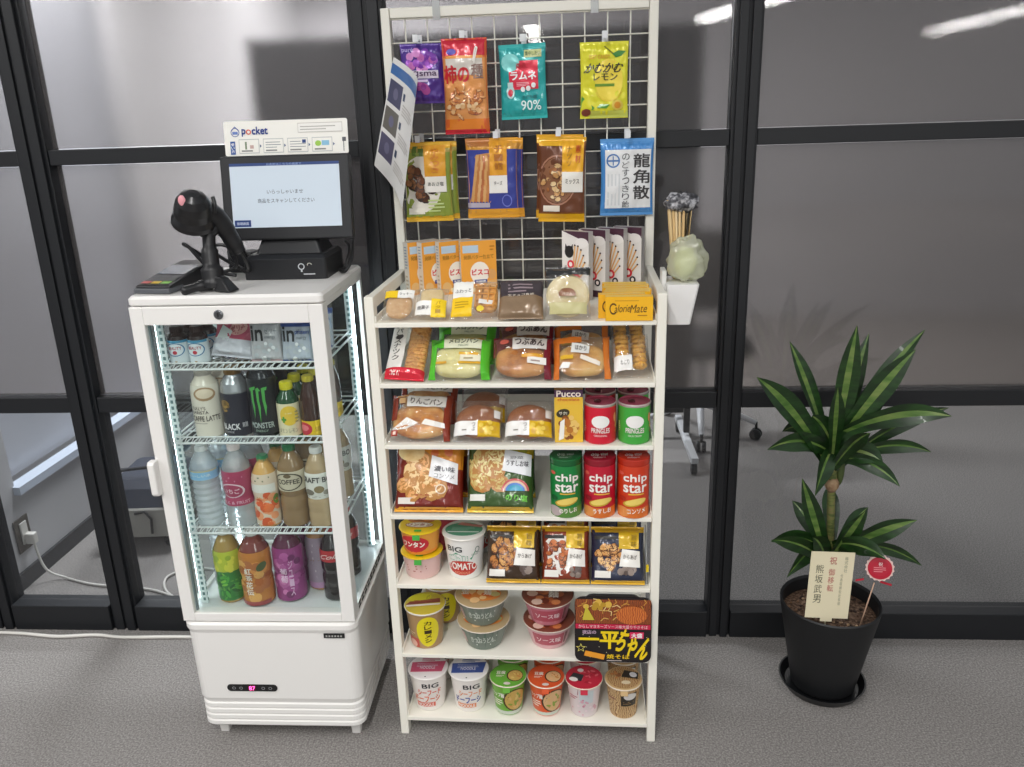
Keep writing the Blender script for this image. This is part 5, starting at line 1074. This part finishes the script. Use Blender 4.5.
# barcode scanner on stand
SCN = P('#151517', .42)
t = thing('scanner_stand', 'black gooseneck stand with spread feet holding the scanner on the cooler', 'stand'); place(t, 0, 0, 0, F=FG)
b = MB(); b.tube(smooth([(.176, .05, 1.184), (.176, .052, 1.20), (.173, .058, 1.23), (.170, .068, 1.27), (.170, .078, 1.31)]), [.026]*6+[.024]*6+[.018]*6+[.014]*6+[.013], SCN, 14); b.build('neck', t)
b = MB(); b.tube(smooth([(.17, .05, 1.191), (.148, .028, 1.190), (.122, .004, 1.1845)]), [.013]*6+[.010]*6+[.006], SCN, 8); b.build('foot', t)
b = MB(); v = [(.182, .03, 1.1782), (.226, .012, 1.1782), (.236, .048, 1.1782), (.19, .07, 1.1782), (.186, .034, 1.214), (.206, .03, 1.206), (.212, .048, 1.206), (.19, .062, 1.214)]
b.add(v, [(3, 2, 1, 0), (4, 5, 6, 7), (0, 1, 5, 4), (1, 2, 6, 5), (2, 3, 7, 6), (3, 0, 4, 7)], SCN); b.build('foot', t, .004)
b = MB(); b.tube([(.155, .07, 1.305), (.17, .078, 1.30), (.19, .086, 1.315)], [.012, .017, .012], SCN, 10); b.build('cradle', t)
t = thing('barcode_scanner', 'black handheld barcode scanner with a pink dot, resting in its stand', 'scanner'); place(t, 0, 0, 0, F=FG)
b = MB(); b.xf = Matrix.Translation((.152, .055, 1.352)) @ Matrix.Rotation(R(30), 4, 'X') @ Matrix.Rotation(R(18), 4, 'Y') @ Matrix.Diagonal((1, .95, 1, 1))
b.lathe([(.0005, .046), (.014, .044), (.027, .036), (.036, .022), (.040, .004), (.041, -.012), (.046, -.024), (.047, -.034), (.044, -.036), (.036, -.030), (.0005, -.028)], P('#161618', .3, 0, .2), 32, caps=False); b.xf = None; b.build('head', t)
b = MB(); b.blob((.147, .0175, 1.376), (.008, .004, .011), P('#e8a0a8', .3, 0, .3)); b.build('trigger_light', t)
b = MB(); b.tube(smooth([(.175, .07, 1.35), (.190, .088, 1.33), (.203, .10, 1.295), (.214, .108, 1.262), (.218, .11, 1.25)]), [.022]*6+[.021]*6+[.019]*6+[.017]*6+[.012], SCN, 12); b.build('handle', t)
b = MB(); b.tube(smooth([(.197, .06, 1.378), (.201, .055, 1.362), (.198, .055, 1.345)]), .0045, SCN, 6); b.build('trigger', t)
t = MB()
for pts in ([(.125, .2, 1.19), (.10, .17, 1.24), (.075, .15, 1.266), (.09, .14, 1.262), (.12, .145, 1.22), (.15, .15, 1.2), (.185, .16, 1.19)],
            [(.115, .21, 1.2), (.12, .17, 1.25), (.16, .16, 1.262), (.19, .155, 1.245), (.185, .16, 1.21), (.14, .17, 1.195)],
            [(.22, .11, 1.257), (.225, .13, 1.225), (.21, .17, 1.20), (.17, .20, 1.21), (.15, .22, 1.24), (.175, .235, 1.24), (.185, .25, 1.2), (.18, .25, 1.183)],
            [(.12, .22, 1.19), (.10, .20, 1.235), (.13, .18, 1.24), (.16, .18, 1.22), (.185, .19, 1.20), (.187, .22, 1.185)]): t.tube(smooth(pts), .0042, P('#1a1a1c', .35), 7)
o = t.build('cable_tangle'); place(o, 0, 0, 0, F=FG); tag(o, 'black tangled cables behind the scanner and terminal on the cooler', 'cables')
t = MB()
for pts in ([(.405, .33, 1.26), (.432, .29, 1.25), (.438, .25, 1.21), (.425, .23, 1.184), (.408, .25, 1.182), (.405, .31, 1.182), (.34, .338, 1.182)],
            [(.404, .335, 1.24), (.418, .31, 1.23), (.422, .28, 1.21), (.415, .27, 1.184)]): t.tube(smooth(pts), .0042, P('#1a1a1c', .35), 7)
o = t.build('cable_loop'); place(o, 0, 0, 0, F=FG); tag(o, 'black cable loop hanging behind the right side of the till on the cooler', 'cables')
b = MB().box(.12, .185, .275, .335, ZT, ZT+.05, P('#1d1e22', .4)).build('power_adapter', None, .005); place(b, 0, 0, 0, F=FG); tag(b, 'black power adapter box between the scanner and the till base', 'adapter')
# till
t = thing('pos_terminal', 'black self-checkout till with a pale touch screen on top of the cooler', 'checkout terminal'); place(t, .0, .0, 0, F=FG)
TIL = P('#1a1b1e', .42)
b = MB().loft([(.20, .397, .17, .325, .008, ZT), (.20, .397, .17, .325, .008, ZT+.048), (.21, .39, .185, .32, .008, ZT+.056)], TIL)
k = K(b, lambda u, v, d: (.20+u*.197, .1698-d, ZT+v*.048), 4); k.lines(.72, .2, .92, .32, '#b8b8bc', 1); k.O(.7, .62, .04, .16, '#c8ccd0', .3, 1); k.R(.69, .36, .71, .5, '#c8ccd0', 1, 1); k.O(.8, .7, .03, .1, '#b8b4a8', .4, 1, a0=0, a1=200)
b.build('base', t, .001)
MB().loft([(.22, .38, .205, .31, .008, ZT+.056), (.235, .365, .225, .29, .01, ZT+.098)], TIL).build('neck', t)
sc = thing('screen_unit', '', ''); 
for kk in ('label', 'category'): del sc[kk]
sc.parent = t; sc.location = (.304, .205, 1.268); sc.rotation_euler = (R(-9), 0, R(1.0))
b = MB().box(-.152, .152, 0, .03, -.003, .190, TIL).box(-.11, .11, .03, .055, .03, .15, TIL); b.build('bezel', sc, .004)
b = MB(); k = K(b, lambda u, v, d: ((u-.5)*.258, -.001-d, .026+v*.147), 1.75, base=2)
k.R(0, 0, 1, 1, P('#b4bfc9', .3, 0, .2, .36), 0, 1); k.R(0, .955, 1, 1, '#24407c', 1, 1); k.T('お会計はこちらの画面で', .34, .96, .66, .995, '#8aa0d0', 2); k.T('いらっしゃいませ', .33, .52, .66, .585, '#3a4450', 1, .0)
k.T('商品をスキャンしてください', .24, .38, .76, .45, '#3a4450', 1, .0); k.R(.015, .015, .165, .12, '#24407c', 1, 1); k.T('管理画面', .035, .045, .145, .09, '#cfd8ec', 2); b.build('touch_screen', sc)
b = MB(); b.loft([(-.140, .150, 0, .078, .004, 0), (-.140, .150, 0, .078, .004, .003)], P('#f4f2ea', .5)); b.v = [(x, .012+z_, .192+y) for x, y, z_ in b.v]
k = K(b, lambda u, v, d: (-.140+u*.290, .0118-d, .192+v*.078), 3.8, base=1)
k.O(.09, .68, .035, .13, '#2a4a9a', .14, 1); k.R(.068, .62, .112, .7, '#6a84c4', 1, 1); k.L([(.06, .72), (.09, .84), (.12, .72)], .006, '#2a4a9a', 2); k.T('p', .145, .56, .175, .76, '#1f3a86', 2, .08); k.O(.2, .68, .021, .075, '#e0583c', .4, 2); k.T('cket', .228, .61, .355, .82, '#1f3a86', 2, .08)
k.R(.045, .04, .085, .42, '#24509a', 1, 1); k.V('使い方', .052, .08, .078, .38, '#ffffff', 2); k.R(.6, .62, .96, .9, '#c8c4bc', 1, 1); k.R(.604, .64, .956, .88, '#f4f2ec', 2, 1); k.lines(.62, .68, .92, .84, '#a8a49c', 2, 3, .3)
for i in range(4):
    u = .115+i*.198; k.R(u, .06, u+.165, .48, '#c4c6c4', 1, 1); k.R(u+.005, .085, u+.16, .455, '#f4f2ea', 2, 1); k.lines(u+.02, .1, u+.15, .17, '#8a8a86', 1, 3, .6); k.P([(u+.17, .22), (u+.17, .32), (u+.185, .27)], '#5a6a8a', 2)
    if i == 0: k.R(u+.05, .18, u+.065, .4, '#7a8a6a', 3, 1); k.R(u+.09, .2, u+.12, .3, '#c8a8a0', 3, 1)
    elif i == 3: k.E(u+.05, .3, .025, .08, '#9ac84a', 3); k.R(u+.08, .24, u+.14, .38, '#8ac0dc', 3, 1)
    else:
        k.lines(u+.02, .2, u+.15, .42, '#7a8088', 3, 3, .25, i)
        if i == 2: k.R(u+.12, .32, u+.15, .42, '#24407c', 4, 1)
k.L([(.965, .06), (.965, .36)], .006, '#6a6a6a', 2); k.R(.955, .34, .985, .46, '#5a5a5e', 2, 1)
b.build('instruction_sign', sc)

# ================================================================= PLANT
PX, PY = .697, -.222
t = thing('plant_saucer', 'round black saucer under the plant pot on the carpet', 'saucer'); 
b = MB().lathe([(.085, 0), (.098, .002), (.112, .026), (.114, .028), (.110, .028), (.096, .006), (.0, .005)], P('#101113', .35), 40, caps=False).build('dish', t); place(t, PX-.003, PY-.002, .0005)
t = thing('potted_dracaena', 'green striped-leaf dracaena in a black tapered pot by the glass', 'potted plant'); place(t, PX, PY, .008)
prof = [(.0, 0), (.078, 0), (.084, .006), (.127, .245), (.129, .258), (.126, .262), (.121, .256), (.117, .225)]
MB().lathe(prof, P('#141517', .55), 44, caps=False).build('pot', t)
b = MB(); b.lathe([(.118, .222), (.08, .226), (.03, .229), (0.0001, .230)], T(['#241710', '#4a3424', '#6b5240', '#8a7360'], 130, .95, bump=.8), 40, caps=False)
rd = random.Random(8)
for i in range(90):
    a = rd.random()*2*PI; q = math.sqrt(rd.random())*.108; b.blob((q*math.cos(a), q*math.sin(a), .228), (.003+.003*rd.random(), .003+.003*rd.random(), .003), P(rd.choice(['#7a5c44', '#4a3426', '#a08468', '#2e2018']), .9), .3, 3, i, 2, 6, 4)
b.build('soil', t)
sx = -.018
b = MB(); b.tube(smooth([(sx+.006, 0, .22), (sx+.004, 0, .40), (sx-.006, -.002, .55), (sx-.008, 0, .60), (sx-.012, 0, .66), (sx-.016, 0, .75)]), [.011]*6+[.010]*6+[.010]*6+[.012]*6+[.010]*6+[.009], T(['#3a4a20', '#6a7038', '#7a6a48'], 40, .7, 'noise', .3, stretch=(1, 1, 3)), 10)
b.blob((sx-.008, -.004, .60), (.017, .017, .02), T(['#7a5a40', '#a08868'], 80, .8), .2); b.blob((sx+.012, .004, .64), (.010, .010, .045), P('#46542a', .6), .05)
b.build('stem', t)
LG = T(['#10240d', '#193513', '#244719'], 18, .38, bump=.1, stretch=(1, 1, 4)); LM = T(['#3c5f22', '#5d7a38', '#77894a'], 14, .38, bump=.1, stretch=(1, 1, 4))
def leaf(base, tip, wd, sag=.03, twist=0, light=.3):
    wd *= 1.25; base, tip = Vector(base), Vector(tip); L = (tip-base).length; mid = (base+tip)/2+Vector((0, 0, sag)); N = 14
    b = MB(); rows = []
    for i in range(N+1):
        s = i/N; p = base*(1-s)**2+mid*2*s*(1-s)+tip*s*s; d = ((mid-base)*(1-s)+(tip-mid)*s).normalized()
        side = d.cross(Vector((0, -1, .35))).normalized()
        side = (Matrix.Rotation(R(twist+10*math.sin(s*5)), 3, d) @ side); nrm = side.cross(d)
        ww = wd*(.32+.68*math.sin(PI*min(1, s*1.25)**.8*.5))*(1 if s < .55 else max(.02, 1-((s-.55)/.45)**1.9))
        rows.append([p+side*(q*ww/2)+nrm*(-abs(q)*ww*.16*(-1)) for q in (-1, -.62, -light, light*.9, .62, 1)])
    vs = [v for r in rows for v in r]
    for j in range(5):
        m_ = LM if j == 2 else LG
        o_ = []
        for i in range(N): a = i*6+j; o_.append((a, a+1, a+7, a+6))
        b.add(vs, o_, m_, True)
    b.build('leaf', t)
ox, oz = PX, .008
UP = [((.447, -.30, .92), .052, .05, 10), ((.544, -.20, .98), .04, .03, 25), ((.684, -.25, 1.03), .046, .0, -5), ((.743, -.17, .99), .036, .01, -20), ((.817, -.27, .975), .048, .02, -10), ((.89, -.14, .99), .034, .03, -15),
      ((.896, -.32, .826), .046, .055, 10), ((.949, -.19, .80), .036, .06, 20), ((.889, -.26, .71), .034, .07, 25), ((.79, -.34, .655), .034, .06, 20), ((.483, -.30, .735), .044, .06, -20), ((.606, -.30, .61), .046, .05, -30),
      ((.56, -.14, .72), .04, .06, -10), ((.75, -.08, .75), .04, .06, 10), ((.70, -.36, .80), .036, .04, 0), ((.63, -.32, .90), .034, .02, 0), ((.80, -.20, .86), .036, .03, 0), ((.76, -.30, .70), .05, .04, 10), ((.60, -.24, .80), .042, .03, -10)]
for i, (tp, wd, sg, tw) in enumerate(UP):
    leaf((sx-.014, -.004, .635+.016*(i % 7)), (tp[0]-ox, tp[1]-PY, tp[2]-oz), wd, sg, tw, .3 if tp[2] > .8 else .14)
LO = [((.581, -.27, .645), .040, .0, 0), ((.503, -.32, .50), .036, .04, -10), ((.732, -.30, .57), .038, .0, 5), ((.868, -.28, .535), .044, .02, 5), ((.932, -.20, .36), .03, .07, 20), ((.561, -.28, .37), .04, .06, -20),
      ((.80, -.14, .50), .04, .05, 0), ((.60, -.14, .52), .04, .04, 0), ((.84, -.16, .42), .044, .05, 10), ((.53, -.22, .44), .036, .06, -5), ((.70, -.12, .56), .04, .02, 0), ((.77, -.36, .47), .04, .04, 0), ((.62, -.27, .48), .04, .04, 0)]
for i, (tp, wd, sg, tw) in enumerate(LO):
    leaf((sx+.004, -.002, .355+.014*(i % 6)), (tp[0]-ox, tp[1]-PY, tp[2]-oz), wd, sg, tw, .34 if i in (0, 2, 3) else .12)
# gift card and rosette pick
t = thing('gift_card', 'cream congratulation card with red and black brush writing stuck in the pot', 'card'); place(t, .657, -.316, .262, 0, 4, 2)
b = MB().box(-.054, .054, -.001, .001, .012, .196, P('#e2d8b8', .7)); b.grid(lambda u, v: ((u-.5)*.03, .0, .002+v*.014), 2, 2, P('#e2d8b8', .7))
k = K(b, lambda u, v, d: ((u-.5)*.108, -.001-d, .012+v*.184), .59)
k.V('御移転', .44, .40, .58, .76, '#bf7f74', 1, .02); k.T('祝', .44, .82, .60, .93, '#bf7f74', 2, .02); k.V('熊坂武男', .14, .22, .32, .82, '#5a5a4a', 1, .01); k.V('株式会社', .78, .7, .86, .94, '#a8a890', 1); k.V('代表取締役社長様', .72, .2, .78, .68, '#b0ad94', 1); b.build('paper', t)
MB().tube([(0, .003, -.026), (0, .003, .1)], .0018, P('#cfc6a8', .6)).build('stick', t)
t = thing('rosette_pick', 'red round rosette with a white rim on a thin stick in the pot', 'decoration'); place(t, .751, -.312, .246)
MB().tube([(-.006, 0, -.0), (.018, .0, .13)], .0017, P('#c9a58c', .6)).build('stick', t)
b = MB(); b.xf = Matrix.Translation((.025, -.004, .175)) @ Matrix.Rotation(R(78), 4, 'X') @ Matrix.Rotation(R(-10), 4, 'Y')
pts = []
for i in range(36): a = 2*PI*i/36; q = .033+(.0016 if i % 2 else -.0014); pts.append((q*math.cos(a), q*math.sin(a)))
b.add([(x, y, 0) for x, y in pts]+[(x, y, .003) for x, y in pts], [tuple(range(36))[::-1], tuple(range(36, 72))]+[(i, (i+1) % 36, 36+(i+1) % 36, 36+i) for i in range(36)], P('#e6c8c0', .5))
b.lathe([(.0285, .003), (.0285, .005), (.02, .006)], P('#b81c34', .4), 30); k = K(b, lambda u, v, d: ((u-.5)*.05, (v-.5)*.05, .006+d), 1); k.lines(.2, .3, .8, .6, '#e08890', 3); k.T('祝', .42, .62, .62, .82, '#f0d8d4', 2, .02); b.xf = None; b.build('rosette', t)
b = MB(); b.grid(lambda u, v: (-.03+u*.02, -.003, .135+u*.004+v*.006), 3, 2, P('#b81c34', .5)); b.build('ribbon', t)
b = MB(); b.grid(lambda u, v: (.03+u*.03, -.003, .132-u*.01+v*.006), 3, 2, P('#b81c34', .5)); b.build('ribbon', t)
